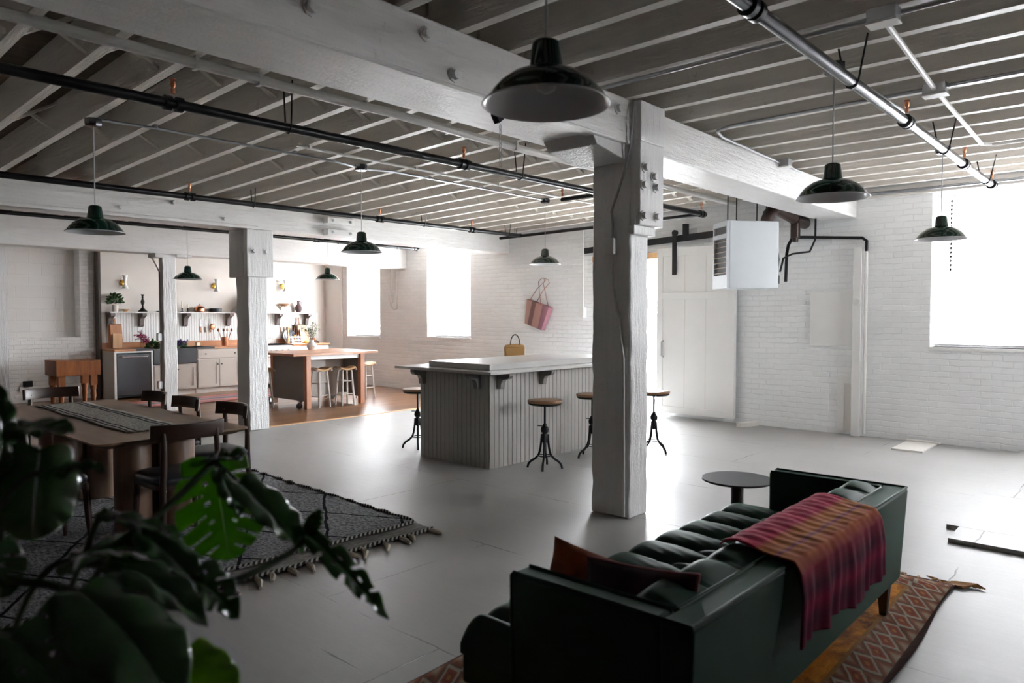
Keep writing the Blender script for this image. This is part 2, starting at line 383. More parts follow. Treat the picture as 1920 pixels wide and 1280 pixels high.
def leaf_mat(name, a, b, tr, mixf):
    t = N(name); c = t.mix(t.noise(14, detail=4), a, b); p = t.bsdf(c, .24, 0, t.bump(t.noise(25), .08, .005), spec=.7, coat=.5)
    tl = t.n('BsdfTranslucent'); tl.inputs['Color'].default_value = (*tr, 1); mx = t.n('MixShader'); mx.inputs[0].default_value = mixf
    t.link(p.outputs[0], mx.inputs[1]); t.link(tl.outputs[0], mx.inputs[2]); t.link(mx.outputs[0], t.out.inputs[0]); return t.m
M['leaf'] = leaf_mat('monstera_leaf', (.020, .058, .018), (.042, .105, .03), (.08, .24, .03), .22)
M['leaf_lit'] = leaf_mat('monstera_backlit_leaf', (.025, .085, .008), (.05, .12, .015), (.20, .45, .025), .5)  # brighter copy of the leaf, backlight put into its colour
M['leaf_young'] = leaf_mat('young_leaf', (.10, .20, .015), (.16, .28, .03), (.30, .50, .04), .5)
M['stem'] = plain('plant_stem', (.02, .045, .012), .45)
def pinkbag():
    t = N('striped_basket_weave'); s = t.sep()
    c = t.ramp(t.math('ADD', t.math('MULTIPLY', s[0], 1.9), .5), [(0, (.45, .27, .22)), (.24, (.45, .26, .22)), (.27, (.20, .10, .10)), (.42, (.20, .10, .10)), (.45, (.45, .25, .21)), (.7, (.45, .25, .22)), (.74, (.26, .12, .17)), (1, (.42, .20, .24))])
    t.bsdf(c, .7, 0, t.bump(t.noise(90), .3, .004)); return t.m
M['pinkbag'] = pinkbag()
M['end_board'] = plain('dark_brown_board', (.075, .055, .045), .6)

# ------------------------------------------------------------------ the setting
def struct(name, mb, m, label, cat, group=None, **k):
    return tag(mb.build(name, m, **k), label, cat, group, 'structure')

XL, XR, YF, YB = -14.85, 3.0, -6.0, 9.8
struct('floor', box(-9.1, XR, YF, 10.2, -.12, 0), M['floor'], 'grey painted plywood floor with worn seams and cracks', 'floor', smooth=0)
struct('floor_kitchen', box(-15.3, -9.1, YF, YB, -.12, .0), M['floor_wood'], 'polished brown plank floor under the kitchen', 'floor', smooth=0)
struct('trim_1', box(-9.16, -9.08, 5.1, YB, -.01, .008), M['light_wood'], 'pale wooden threshold strip where plank floor meets grey floor', 'trim')
struct('ground', box(-40, 30, 10.2, 60, -.2, -.06), M['concrete'], 'pale paving outside beyond the windows', 'ground', smooth=0)

# far wall with its openings
OPEN = [(-13.87, -12.68, 1.07, 2.90), (-11.13, -9.90, 1.10, 3.0), (-6.95, -5.74, 0, 2.42), (-2.10, .60, 1.15, 2.98)]
w = MB(); x = -15.3
for a, b, z0, z1 in OPEN:
    w.box(x, a, YB, 10.2, -.1, 3.5)
    if z0 > 0: w.box(a, b, YB, 10.2, -.1, z0)
    w.box(a, b, YB, 10.2, z1, 3.5); x = b
w.box(x, XR + .3, YB, 10.2, -.1, 3.5)
struct('wall_back', w, M['brick'], 'long white painted brick wall with windows and doorway', 'wall', smooth=0)
struct('trim_2', box(-14.7, -14.05, 9.77, 9.81, 0, 2.95), M['white'], 'smooth white plastered pier beside the kitchen corner', 'trim', smooth=0)
for i, (a, b, z0, z1) in enumerate([OPEN[0], OPEN[1], OPEN[3]]):
    lab = ['tall window in brick wall nearest the kitchen corner', 'tall window in brick wall between kitchen island and striped bag', 'wide bright window in brick wall at right, beside hanging lamp'][i]
    t = thing('window_%d' % (i+1), lab, 'window', ((a+b)/2, 10.0, z0), kind='structure')
    hw, h = (b-a)/2, z1-z0; f = MB()
    for q in ((-hw, -hw+.06, 0, h), (hw-.06, hw, 0, h), (-hw+.06, hw-.06, 0, .06), (-hw+.06, hw-.06, h-.06, h), (-hw+.06, hw-.06, h*.5-.03, h*.5+.03)): f.box(q[0], q[1], .05, .13, q[2], q[3])
    nm = 2 if i < 2 else 4
    for k in range(1, nm): xm = -hw + 2*hw*k/nm; f.box(xm-.018, xm+.018, .06, .12, 0, h)
    f.build('window_frame', M['white'], t, smooth=0)
    box(-hw, hw, .085, .093, 0, h).build('pane', M['glass'], t, smooth=0)
    box(-hw-.02, hw+.02, -.22, .05, -.035, 0).build('window_sill', M['white'], t, smooth=0)
    if i < 3:
        r_ = thing('roller_shade', ['sheer white roller shade over the window nearest kitchen corner', 'sheer white roller shade over the middle tall window', 'sheer white roller shade over the wide right window'][i], 'roller shade', ((a+b)/2, 9.88, z0+h), group='sheer roller shades')
        MB().lathe([(.028, -hw+.01), (.028, hw-.01)], 12, (0, 0, -.04), 'x', True).build('shade_roll', M['white'], r_)
        box(-hw+.012, hw-.012, .024, .0248, -h+.03, -.03).build('shade_fabric', M['sheer' if i < 2 else 'sheer_b'], r_, smooth=0)
        MB().tube([(-hw+.012, .0244, -h+.03), (hw-.012, .0244, -h+.03)], .008).build('hem_bar', M['white'], r_)
        cx = [-13.35, -10.80, -1.91][i] - (a+b)/2; zt, zb = [(2.76, 2.10), (2.9, 2.12), (2.87, 2.02)][i]; c = MB()
        for k in range(int((zt-zb)/.05)): c.ball((cx, -.03, zt-z0-h-k*.05), .0125, 8, 6, 1.4)
        c.tube([(cx, -.03, zt-z0-h), (cx, -.03, zb-z0-h)], .0014, 5)
        c.build('bead_chain', M['iron'], r_)

t = thing('window_4', 'added unseen window high in the side wall, brightening the right side', 'window', (XR+.15, 7.75, 2.0), kind='structure')  # unseen window added to brighten the right brick wall and heater
f = MB()
for q in ((-.5, -.44, 0, .95), (.44, .5, 0, .95), (-.44, .44, 0, .06), (-.44, .44, .89, .95)): f.box(-.03, .04, q[0], q[1], q[2], q[3])
f.build('window_frame', M['white'], t, smooth=0)
box(.0, .008, -.5, .5, 0, .95).build('pane', M['glass'], t, smooth=0)

# kitchen end: brick wall with blocked-up opening, plastered kitchen wall
w = MB(); w.box(-15.3, XL, YF, 4.92, -.1, 1.131).box(-15.3, XL, 4.63, 4.92, 1.131, 3.4).box(-15.3, XL, YF, 3.2, 1.131, 3.4)
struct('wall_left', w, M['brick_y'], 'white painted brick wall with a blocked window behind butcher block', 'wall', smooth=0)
struct('wall_left_infill', box(-15.4, -15.14, 3.1, 4.7, 1.1, 3.4), M['block'], 'recessed panel of large white blocks filling old window', 'wall', smooth=0)
struct('trim_3', box(XL-.02, -14.25, 2.5, 3.37, 0, 3.2), M['column'], 'rough white pilaster left of the blocked window', 'trim', smooth=0)
struct('wall_kitchen', box(-15.3, -14.7, 4.92, YB, -.1, 3.2), M['plaster'], 'smooth warm plaster wall above the kitchen counter', 'wall', smooth=0)
struct('trim_4', box(-14.86, -14.66, 4.88, 4.92, 0, 3.0), M['end_board'], 'dark brown end board of the kitchen wall', 'trim', smooth=0)
wr = MB().box(XR, XR+.3, YF, 7.25, -.1, 3.5).box(XR, XR+.3, 8.25, 10.2, -.1, 3.5).box(XR, XR+.3, 7.25, 8.25, -.1, 2.0).box(XR, XR+.3, 7.25, 8.25, 2.95, 3.5)
struct('wall_right', wr, M['raw_brick_y'], 'side brick wall beyond the sofa, outside the picture', 'wall', smooth=0)
struct('wall_front', box(-15.3, XR+.3, YF-.3, YF, -.1, 3.5), M['raw_brick'], 'brick wall behind the camera', 'wall', smooth=0)

# ceiling deck (three slopes) and joists
def zj(x):  # underside of joists
    if x > -3.2: return 3.10
    if x > -9.05: return 3.14 + (x + 3.2) * .0265
    return 2.985 + (x + 9.05) * .03
d = MB()
for a, b in ((-3.2, XR), (-9.05, -3.2), (-15.3, -9.05)):
    za, zb = zj(a + 1e-3) + .28, zj(b - 1e-3) + .28
    if a == -15.3: za = zb - .18
    d.hexa([(a, YF, za), (b, YF, zb), (b, 10.2, zb), (a, 10.2, za)], [(a, YF, za+.1), (b, YF, zb+.1), (b, 10.2, zb+.1), (a, 10.2, za+.1)])
struct('ceiling', d, M['deck'], 'brown board deck between and above the painted joists', 'ceiling', smooth=0)
def joist(y, x0, x1, lab, grp, br, skip=()):
    z0, z1 = zj(x0 + 1e-3), zj(x1 - 1e-3); wd = .066
    m = MB().hexa([(x0, y-wd/2, z0), (x1, y-wd/2, z1), (x1, y+wd/2, z1), (x0, y+wd/2, z0)], [(x0, y-wd/2, z0+.29), (x1, y-wd/2, z1+.29), (x1, y+wd/2, z1+.29), (x0, y+wd/2, z0+.29)])
    o = struct('ceiling_joist', m, M['joist'], lab, 'joist', grp, smooth=0)
    for bx in br:
        z = zj(bx); s = MB()
        s.bar((bx, y+.026, z+.26), (bx+.03, y+.394, z+.03), .05, .022)
        s.bar((bx+.05, y+.026, z+.03), (bx+.05, y+.394, z+.26), .05, .022)
        s.build('bridging_strut', M['joist'], o, smooth=0)
for k in range(-3, 29):
    y = -2.15 + .42*k
    joist(y, -9.05, -3.25, 'painted joist of the middle ceiling bay with cross bridging', 'joists of the middle bay', (-7.0, -4.95))
for k in range(-3, 29):
    y = -2.17 + .42*k
    joist(y, -3.2, XR, 'painted joist of the right ceiling bay, landing on centre beam', 'joists of the right bay', (.2,) if k > 9 else ())
for k in range(18):
    joist(2.5 + .42*k, -11.9, -9.05, 'painted joist above the kitchen island bay', 'joists of the kitchen bay', ())
# beams
def bolt(x, y, z, nx, lab, grp):
    m = MB().lathe([(.0, .03), (.022, .028), (.026, .012), (.028, 0)], 6, (x, y, z), 'x')
    return m
def bolts_on(parent, pts, r=.028):
    for x, y, z in pts:
        MB().lathe([(r*1.5, 0), (r*1.5, .008), (r, .01), (r*.95, .034), (.001, .036)], 8, (x, y, z), 'x').build('bolt', M['column'], parent)
b = MB().box(-3.5, -2.95, YF, 4.92, 2.79, 3.10).box(-3.5, -3.2, YF, 4.92, 3.1, 3.14).box(-3.06, -2.945, YF, 4.60, 2.775, 2.80)
cb = struct('ceiling_beam', b, M['beam'], 'heavy white timber beam crossing the ceiling towards the front column', 'beam', smooth=0, bevel=.012)
bolts_on(cb, [(-2.95, 2.593, 3.01), (-2.95, 2.798, 2.845), (-2.95, 4.40, 3.0), (-2.95, 1.898, 2.93)])
b2 = struct('ceiling_beam', MB().box(-3.4, -2.95, 4.92, YB, 2.76, 3.08), M['beam'], 'white timber beam running from the front column to the brick wall', 'beam', smooth=0, bevel=.012)
b3 = struct('ceiling_beam', MB().box(-9.25, -8.9, YF, YB, 2.655, 2.985).box(-8.97, -8.885, YF, 4.9, 2.655, 2.70), M['beam'], 'long white beam over the column beside the dining table', 'beam', smooth=0, bevel=.012)
bolts_on(b3, [(-8.9, 3.205, 2.756), (-8.9, 3.806, 2.88), (-8.9, 4.435, 2.744)], .02)
for z, lab in ((2.87, 'upper white wooden block bolted to the middle beam'), (2.705, 'lower white wooden block bolted to the middle beam')):
    t = thing('beam_block', lab, 'block', (-8.9, 6.12, z), group='blocks on the middle beam')
    MB().box(0, .12, -.23, .23, -.045, .045).build('block_body', M['white'], t, bevel=.006)
    for yy in (-.15, .15): MB().lathe([(.02, .12), (.018, .135), (.001, .137)], 8, (0, yy, 0), 'x').build('bolt', M['silver'], t)
b4 = struct('ceiling_beam', MB().box(-12.1, -11.77, YF, YB, 2.5, 2.905), M['beam'], 'lower white beam above the slim kitchen post', 'beam', smooth=0, bevel=.012)

# columns
def column(lab, x0, x1, y0, y1, top, scabs, plates, bl, wobble=.006):
    o = MB()
    n = 24
    ring = []
    vs, fs = [], []
    for i in range(n+1):
        z = top*i/n
        for (cx, cy) in ((x0, y0), (x1, y0), (x1, y1), (x0, y1)):
            vs.append((cx + random.uniform(-wobble, wobble), cy + random.uniform(-wobble, wobble), z))
    for i in range(n):
        for k in range(4): fs.append((i*4+k, i*4+(k+1) % 4, (i+1)*4+(k+1) % 4, (i+1)*4+k))
    fs += [(3, 2, 1, 0), tuple(n*4+k for k in range(4))]
    o.add(vs, fs)
    c = struct('timber_column', o, M['column'], lab, 'column', smooth=30, bevel=.012)
    for s in scabs: MB().box(*s).build('side_plate', M['column'], c, smooth=0, bevel=.008)
    for s in plates: MB().hexa(*s).build('bolster', M['column'], c, smooth=0, bevel=.006)
    bolts_on(c, bl, .026)
    return c
column('thick white timber column standing in front of the long island', -3.30, -2.955, 4.594, 4.84, 2.79,
       [(-2.96, -2.875, 4.59, 4.92, 2.19, 2.80), (-2.955, -2.872, 4.59, 4.93, 2.80, 3.09), (-2.96, -2.90, 4.55, 4.85, 2.12, 2.19)],
       [([(-3.42, 4.2, 2.72), (-2.98, 4.2, 2.72), (-2.98, 4.6, 2.66), (-3.42, 4.6, 2.66)], [(-3.42, 4.14, 2.79), (-2.98, 4.14, 2.79), (-2.98, 4.6, 2.79), (-3.42, 4.6, 2.79)])],
       [(-2.875, 4.641, 2.609), (-2.875, 4.768, 2.557), (-2.875, 4.625, 2.48), (-2.875, 4.80, 2.482), (-2.875, 4.625, 2.255), (-2.875, 4.81, 2.264)])
column('white timber column beside the far end of the dining table', -9.30, -8.98, 4.79, 5.07, 2.66,
       [(-9.38, -8.992, 4.735, 4.80, 2.035, 2.654), (-8.99, -8.89, 4.735, 5.11, 2.035, 2.654)], [], [(-8.89, 4.828, 2.37), (-8.89, 5.0, 2.37)])
pc = column('slim white post in front of the kitchen sink', -11.93, -11.77, 4.85, 5.06, 2.5, [(-12.0, -11.72, 4.72, 4.86, 2.44, 2.5), (-12.0, -11.72, 5.05, 5.3, 2.46, 2.5)], [], [])
for z, lab in ((1.19, 'upper grey outlet box on the slim post'), (.43, 'lower grey outlet box on the slim post')):
    t = thing('outlet_box', lab, 'outlet', (-11.85, 4.845, z), group='outlets on the slim post')
    MB().box(-.035, .035, -.06, 0, -.06, .06).build('box_body', M['silver'], t, bevel=.004)
    MB().box(-.03, .03, -.066, -.06, -.05, .05).build('cover_plate', M['white_metal'], t, bevel=.002)
tag(MB().tube([(-11.85, 4.7, 2.46), (-11.85, 4.74, 2.40), (-11.85, 4.83, 2.22), (-11.85, 4.83, .46)], .011).build('cable_conduit', M['silver']), 'grey cable running down the slim post to outlets', 'conduit')

# sliding door, track, doorway lintel
t = thing('door_1', 'white plank sliding door hung from a black track', 'door', (-5.12, 9.69, .03), kind='structure')
m = MB().box(-.62, .62, -.03, .03, .04, 2.50)
m.build('door_leaf', M['white'], t, smooth=0, bevel=.004)
for nm, q in (('stile', (-.62, -.52, 0, 2.5)), ('stile', (.52, .62, 0, 2.5)), ('rail', (-.52, .52, .02, .14)), ('rail', (-.52, .52, 1.72, 1.84)), ('rail', (-.52, .52, 2.36, 2.5))):
    MB().box(q[0], q[1], -.045, -.028, q[2]+.02, q[3]).build(nm, M['white'], t, smooth=0, bevel=.003)
for xx in (-.16, .18):
    MB().box(xx-.006, xx+.006, -.032, -.029, .1, 2.4).build('plank_groove', M['offwhite'], t, smooth=0)
MB().tube([(-.5, -.05, 1.12), (-.5, -.1, 1.1), (-.5, -.1, .9), (-.5, -.05, .88)], .012).build('door_handle', M['silver'], t)
for xx in (-.32, .55):
    h = MB().box(xx-.035, xx+.035, -.062, -.047, 2.10, 2.72)
    h.lathe([(.042, -.064), (.042, -.02)], 16, (xx, 0, 2.72), 'y', True)
    h.build('hanger_strap', M['iron'], t)
t = thing('door_track', 'black inclined steel track above the white sliding door', 'track', (-5.3, 9.72, 2.66))
MB().bar((-1.85, 0, -.07), (1.3, 0, .075), .015, .095).build('rail_bar', M['iron'], t, smooth=0)
for xx, zz in ((-.02, .0), (1.2, .07), (-1.4, -.05)):
    MB().box(xx-.03, xx+.03, -.012, .07, zz-.02, zz+.22).build('track_bracket', M['iron'], t, smooth=0)
struct('trim_5', box(-7.02, -5.66, 9.76, 9.86, 2.40, 2.49), M['light_wood'], 'bare wooden lintel over the open doorway', 'trim', smooth=0)

# brick wall fittings
def W(px0, px1, z0, z1, d=.03): return (px0, px1, YB-d, YB+.005, z0, z1)
tag(box(*W(-3.505, -2.96, 1.13, 1.84, .025)).build('wall_panel', M['white'], bevel=.004), 'flat white board fixed to the brick wall beside conduit', 'panel')
t = thing('wall_hatch', 'small white framed hatch low on the brick wall beside conduit', 'hatch', (-3.03, YB, 0))
f = MB().box(-.11, -.03, -.035, 0, .04, .66).box(-.11, .1, -.035, 0, .66, .75); f.build('hatch_frame', M['white'], t, smooth=0)
box(-.03, .1, -.012, 0, .04, .66).build('hatch_panel', M['offwhite'], t, smooth=0)
t = thing('conduit_chase', 'tall white boxed chase with round dial on the brick wall', 'chase', (-2.905, YB, 0))
box(-.05, .05, -.09, 0, .0, 2.38).build('chase_box', M['white'], t, smooth=0, bevel=.004)
MB().lathe([(.001, -.125), (.045, -.123), (.05, -.09)], 20, (0.0, 0, 1.70), 'y').build('dial', M['white_metal'], t)
tag(MB().tube([(-2.81, 9.745, 2.33), (-2.81, 9.745, .04)], .022).build('wall_conduit', M['white_metal']), 'white vertical pipe beside the boxed chase', 'pipe')
tag(MB().tube([(-3.55, 9.05, 1.95), (-3.56, 9.1, 2.3), (-3.6, 9.25, 2.42), (-3.72, 9.70, 2.56), (-3.66, 9.74, 2.565), (-2.86, 9.74, 2.50), (-2.81, 9.745, 2.46), (-2.81, 9.745, 2.32)], .02).build('gas_pipe', M['black_pipe']), 'black gas pipe from heater along the brick wall', 'pipe')
t = thing('floor_plate', 'loose pale board lying on the floor beside the brick wall', 'board', (-2.15, 9.35, 0))
MB().box(-.15, .17, -.34, .36, 0, .018).build('board_sheet', M['offwhite'], t, smooth=0)
MB().box(-.17, .2, .30, .40, .018, .035).build('cross_batten', M['offwhite'], t, smooth=0)
tag(MB().bar((-4.33, 9.45, .03), (-4.2, 9.75, .03), .09, .06).build('wood_block', M['offwhite'], bevel=.004), 'short white timber offcut on the floor near sliding door', 'block')
# fire alarm conduit at left of column
t = thing('alarm_conduit', 'white conduit dropping to a small switch box right of striped bag', 'conduit', (-7.21, YB-.02, 1.6))
MB().tube([(0, 0, .05), (0, 0, 1.5)], .013).build('pipe', M['white_metal'], t)
MB().box(-.05, .05, -.06, .02, -.1, .06).build('switch_box', M['white'], t, bevel=.006)
t = thing('pipe_hook', 'thin white hanging pipe with hook beside the window nearest the kitchen', 'pipe', (-12.28, YB-.03, 2.1))
MB().tube([(0, 0, .42), (0, 0, -.35), (.12, 0, -.45), (.22, 0, -.42), (.22, 0, .38)], .014).build('bent_pipe', M['white_metal'], t)
box(-.04, .05, -.03, .03, -.28, -.12).build('valve_box', M['white_metal'], t)

# raised platform at right
pl = MB().prism([(-1.14, 5.92), (-1.06, 5.92), (-1.06, 5.56), (2.95, 5.50), (2.95, 9.79), (-1.17, 9.79)], 0, .03)
struct('floor_platform', pl, M['floor'], 'raised grey patch of floor with notched corner at right', 'platform', smooth=0)

# ------------------------------------------------------------------ ceiling services
def sprinkler(parent, x, y, z, up=1):
    m = MB().lathe([(.012, 0), (.014, .03), (.008, .035), (.016, .05), (.016, .075), (.006, .08)], 10, (x, y, z+.03))
    m.lathe([(.02, .085), (.02, .09), (.001, .091)], 10, (x, y, z+.03)); m.build('sprinkler_head', M['copper'], parent)
def coupling(parent, x, y, z, r):
    for dy in (-.035, .035): MB().lathe([(r*.9, -.022), (r*1.45, -.02), (r*1.45, .02), (r*.9, .022)], 16, (x, y+dy, z), 'y').build('coupling', M['black_pipe'], parent)
def vhang(parent, x, y, z, r, zt):
    m = MB().tube([(x-.09, y+.02, zt), (x-r-.004, y, z), (x-r*.7, y, z-r*.9), (x, y, z-r-.006), (x+r*.7, y, z-r*.9), (x+r+.004, y, z), (x+.09, y-.02, zt)], .006, 6)
    m.build('hanger_rod', M['black_pipe'], parent)
def spr_pipe(lab, x, z, y0, y1, r, heads, hangs, mat='black_pipe', z1=None):
    z1 = z1 or z
    t = thing('sprinkler_pipe', lab, 'pipe', (0, 0, 0), kind='thing')
    zz = lambda y: z + (z1-z)*(y-y0)/(y1-y0)
    MB().tube([(x, y0, z), (x, y1, z1)], r, 14).build('pipe', M[mat], t)
    for y in heads: coupling(t, x, y, zz(y), r); sprinkler(t, x, y, zz(y)+r)
    for y in hangs: vhang(t, x, y, zz(y), r, zj(x)+.04)
    return t
spr_pipe('black sprinkler pipe nearest the dining table under the middle bay', -4.6, 2.79, YF, 8.95, .032, (1.976, 4.48, 6.6, 8.85), (2.77, 5.22, 7.3), z1=2.868)
spr_pipe('black sprinkler pipe in front of the long white beam', -8.2, 2.82, YF, 9.3, .032, (3.69, 6.35, 8.16), (4.456, 7.16, 9.0), z1=2.885)
spr_pipe('thin black sprinkler pipe above the kitchen island', -11.0, 2.83, YF, 9.45, .026, (7.15, 9.4), (7.59, 8.93), z1=2.84)
spr_pipe('grey sprinkler pipe crossing the ceiling at upper right', -1.4, 2.86, YF, 9.17, .033, (3.15, 5.725, 7.69, 9.1), (4.52, 6.883, 8.74), 'steel_dark', z1=2.90)
t = thing('sprinkler_pipe', 'black cross pipe near the brick wall above the striped bag', 'pipe')
MB().tube([(-8.65, 9.3, 2.87), (-4.9, 9.3, 2.93)], .026, 12).build('pipe', M['black_pipe'], t)
MB().lathe([(.03, -.04), (.036, -.03), (.036, .03), (.03, .04)], 12, (-8.2, 9.3, 2.885), 'x').build('coupling', M['black_pipe'], t)
sprinkler(t, -8.62, 9.3, 2.89)
for xx in (-8.3, -6.0): MB().tube([(xx-.02, 9.3, 3.08), (xx, 9.3, 2.85), (xx+.06, 9.3, 3.08)], .006, 6).build('hanger_rod', M['black_pipe'], t)
t = thing('sprinkler_pipe', 'short black branch pipe with sprinkler left of the front column', 'pipe')
MB().tube([(-5.1, 6.5, 2.83), (-4.6, 6.5, 2.83), (-4.6, 6.5, 2.83)], .022, 12).build('pipe', M['black_pipe'], t)
sprinkler(t, -5.09, 6.5, 2.84)
# conduits
def conduit(lab, pts, r, mat, straps=()):
    t = thing('ceiling_conduit', lab, 'conduit')
    MB().tube(pts, r, 10).build('pipe', M[mat], t)
    for p in straps: MB().box(p[0]-.03, p[0]+.03, p[1]-.012, p[1]+.012, p[2]-r*1.2, p[2]+r*1.3).build('strap', M[mat], t)
    return t
JY = lambda k: -2.15 + .42*k
conduit('thick white conduit strapped under joists left of the centre beam', [(-4.45, YF, 3.065), (-4.45, 3.1, 3.065), (-4.38, 3.5, 3.05), (-4.47, 4.6, 3.06), (-4.46, 9.6, 3.06)], .033, 'white_metal', [(-4.45, JY(k), 3.065) for k in (10, 11, 13, 15, 17)])
conduit('thin grey conduit linking the middle row of pendant lamps', [(-6.1, 2.05, 3.02), (-6.1, 2.5, 3.035), (-6.1, 4.0, 3.035), (-6.04, 4.15, 3.02), (-6.1, 4.4, 3.02), (-6.1, 4.6, 3.02), (-6.1, 4.9, 3.04), (-6.1, 7.4, 3.04)], .011, 'silver', [(-6.1, JY(k), 3.045) for k in (11, 14, 18, 20)])
conduit('thin white conduit beside the middle row of lamps', [(-5.85, 3.6, 3.05), (-5.85, 9.5, 3.05)], .012, 'white_metal', [(-5.85, JY(k), 3.055) for k in (14, 17, 20)])
conduit('grey conduit along a joist from the centre beam to upper right box', [(-2.9, 4.155, 3.08), (-1.16, 4.155, 3.08), (2.9, 4.155, 3.08)], .013, 'silver')
conduit('bent white conduit on a joist near the beam beyond the column', [(-2.95, 7.9, 3.06), (-2.9, 5.95, 3.07), (-2.85, 5.75, 3.075), (-2.7, 5.68, 3.08), (2.9, 5.66, 3.08)], .013, 'silver')
conduit('white conduit joining two ceiling boxes at upper right', [(-1.13, 4.15, 3.06), (-1.21, 5.66, 3.06), (-1.27, 7.7, 3.06), (-1.2, 7.78, 3.06), (2.9, 7.8, 3.07)], .016, 'white_metal')
conduit('silver conduit linking the right row of pendant lamps', [(-1.55, YF, 3.05), (-1.52, 3.35, 3.05), (-1.50, 3.5, 3.0), (-1.5, 3.95, 3.0), (-1.5, 4.48, 3.0), (-1.5, 4.6, 3.0), (-1.5, 6.1, 3.05), (-1.52, 6.3, 3.02), (-1.5, 7.3, 2.99)], .013, 'silver')
conduit('pair of grey conduits along the top of the right brick wall', [(-2.9, 9.72, 3.03), (2.9, 9.72, 3.03)], .02, 'silver')
struct('trim_6', box(-2.9, 2.95, 9.74, 9.80, 2.985, 3.10), M['offwhite'], 'white ledger board along the top of right brick wall', 'trim', smooth=0)
for x, y, lab in ((-1.12, 4.1, 'nearer rectangular junction box under the right ceiling bay'), (-1.21, 5.66, 'farther rectangular junction box under the right ceiling bay'), (-2.92, 7.35, 'round junction fitting beside the beam beyond the column')):
    t = thing('junction_box', lab, 'junction box', (x, y, 3.03), group='ceiling junction boxes')
    box(-.07, .07, -.05, .05, 0, .07).build('box_body', M['silver'], t, bevel=.004)
    box(-.075, .075, -.055, .055, -.012, 0).build('cover_plate', M['white_metal'], t, bevel=.003)
# chain and hook on the centre beam
t = thing('hanging_chain', 'short steel chain dangling from the centre beam', 'chain', (-3.3, 3.55, 2.79))
c = MB()
for k in range(9):
    z = -.025 - k*.03; a = (k % 2)
    c.tube([((.008*cos(q))*(1-a), (.008*cos(q))*a, z + .019*sin(q)) for q in [2*pi*i/10 for i in range(11)]], .0025, 5, False)
c.build('chain_links', M['silver'], t)
t = thing('pulley_bracket', 'dark metal hook bracket under the centre beam beside front lamp', 'bracket', (-3.02, 3.22, 2.775))
box(-.03, .03, -.06, .06, -.01, .0).build('mount_plate', M['steel_dark'], t)
MB().prism([(-.05, 0), (.05, 0), (.04, -.07), (.0, -.10), (-.03, -.06)], -.022, .022, 'x').build('hook', M['steel_dark'], t, bevel=.004)
t = thing('column_cable', 'grey cable looping down the front column to a switch box', 'cable', (-3.05, 4.57, 0))
MB().tube([(.13, 0, 3.08), (.15, -.03, 2.95), (.13, -.03, 2.75), (.06, -.03, 2.55), (-.05, -.02, 2.30), (-.05, 0, 2.2), (-.05, 0, 2.1)], .009).build('cord', M['silver'], t)
MB().box(-.09, -.01, -.05, .02, 1.98, 2.10).build('switch_box', M['column'], t, bevel=.005)
MB().tube([(-.05, 0, 2.0), (-.05, 0, 1.75), (.0, 0, 1.5), (.05, 0, 1.2), (.06, 0, .02)], .012).build('conduit_pipe', M['column'], t)

# ------------------------------------------------------------------ pendant lamps
def make_pendant():
    t = thing('pendant_lamp', '', 'pendant lamp', group='green enamel pendant lamps')
    out = [(.001, .205), (.028, .204), (.042, .196), (.045, .19), (.055, .118), (.058, .11), (.075, .104), (.115, .09), (.155, .062), (.183, .03), (.197, .008), (.205, .002)]
    MB().lathe(out, 48).build('lamp_shade', M['enamel'], t, smooth=40)
    inn = [(r-.004, z-.005) for r, z in out[5:]]; inn[-1] = (.2045, -.001)
    MB().lathe([(.001, .10)] + inn, 48).build('shade_lining', M['enamel_in'], t, smooth=40, label='white inside of the shade')
    MB().lathe([(.205, .003), (.208, 0), (.205, -.003), (.202, 0), (.205, .003)], 48).build('shade_rim', M['enamel_in'], t)
    MB().lathe([(.001, .035), (.012, .036), (.03, .048), (.034, .07), (.024, .09), (.014, .105)], 20).build('bulb', M['enamel_in'], t)
    return t
P0 = make_pendant(); first = True
PEND = [(-6.1, 2.018, 2.16, 2.985, 'green enamel pendant lamp hanging over the dining table'),
        (-6.1, 4.49, 2.17, 3.02, 'green enamel pendant lamp hanging between two columns above the grey floor'),
        (-6.1, 7.425, 2.20, 3.03, 'green enamel pendant lamp above the long island, over striped wall bag'),
        (-1.5, 1.83, 2.20, 3.05, 'large looking green enamel lamp nearest the camera with clear white inside'),
        (-1.5, 4.52, 2.225, 2.985, 'green enamel pendant lamp in front of the beam end, above black table'),
        (-1.5, 7.33, 2.20, 2.975, 'green enamel pendant lamp hanging before the wide right window'),
        (-11.1, 4.945, 2.08, 2.90, 'small looking green lamp in front of kitchen wall beside slim post'),
        (-11.1, 7.43, 2.17, 2.90, 'small looking green lamp over the wooden kitchen island')]
for i, (x, y, z, zt, lab) in enumerate(PEND):
    if i == 0: p = P0; p.location = (x, y, z); p['label'] = lab
    else: p = dup(P0, (x, y, z), 0, lab)
for p, (x, y, z, zt, lab) in zip([o for o in SC.objects if o.get('category') == 'pendant lamp'], PEND):
    MB().tube([(0, 0, .20), (0, 0, zt - z)], .0045, 6).build('cord', M['silver'], p)
    MB().lathe([(.001, -.03), (.055, -.028), (.062, -.01), (.062, .03), (.001, .032)], 8, (0, 0, zt - z)).build('ceiling_canopy', M['steel_dark'], p)

# ------------------------------------------------------------------ unit heater and flue
t = thing('unit_heater', 'pale grey box heater hanging from the ceiling near sliding door', 'heater', (-3.86, 8.13, 1.85), rz=radians(50.3))
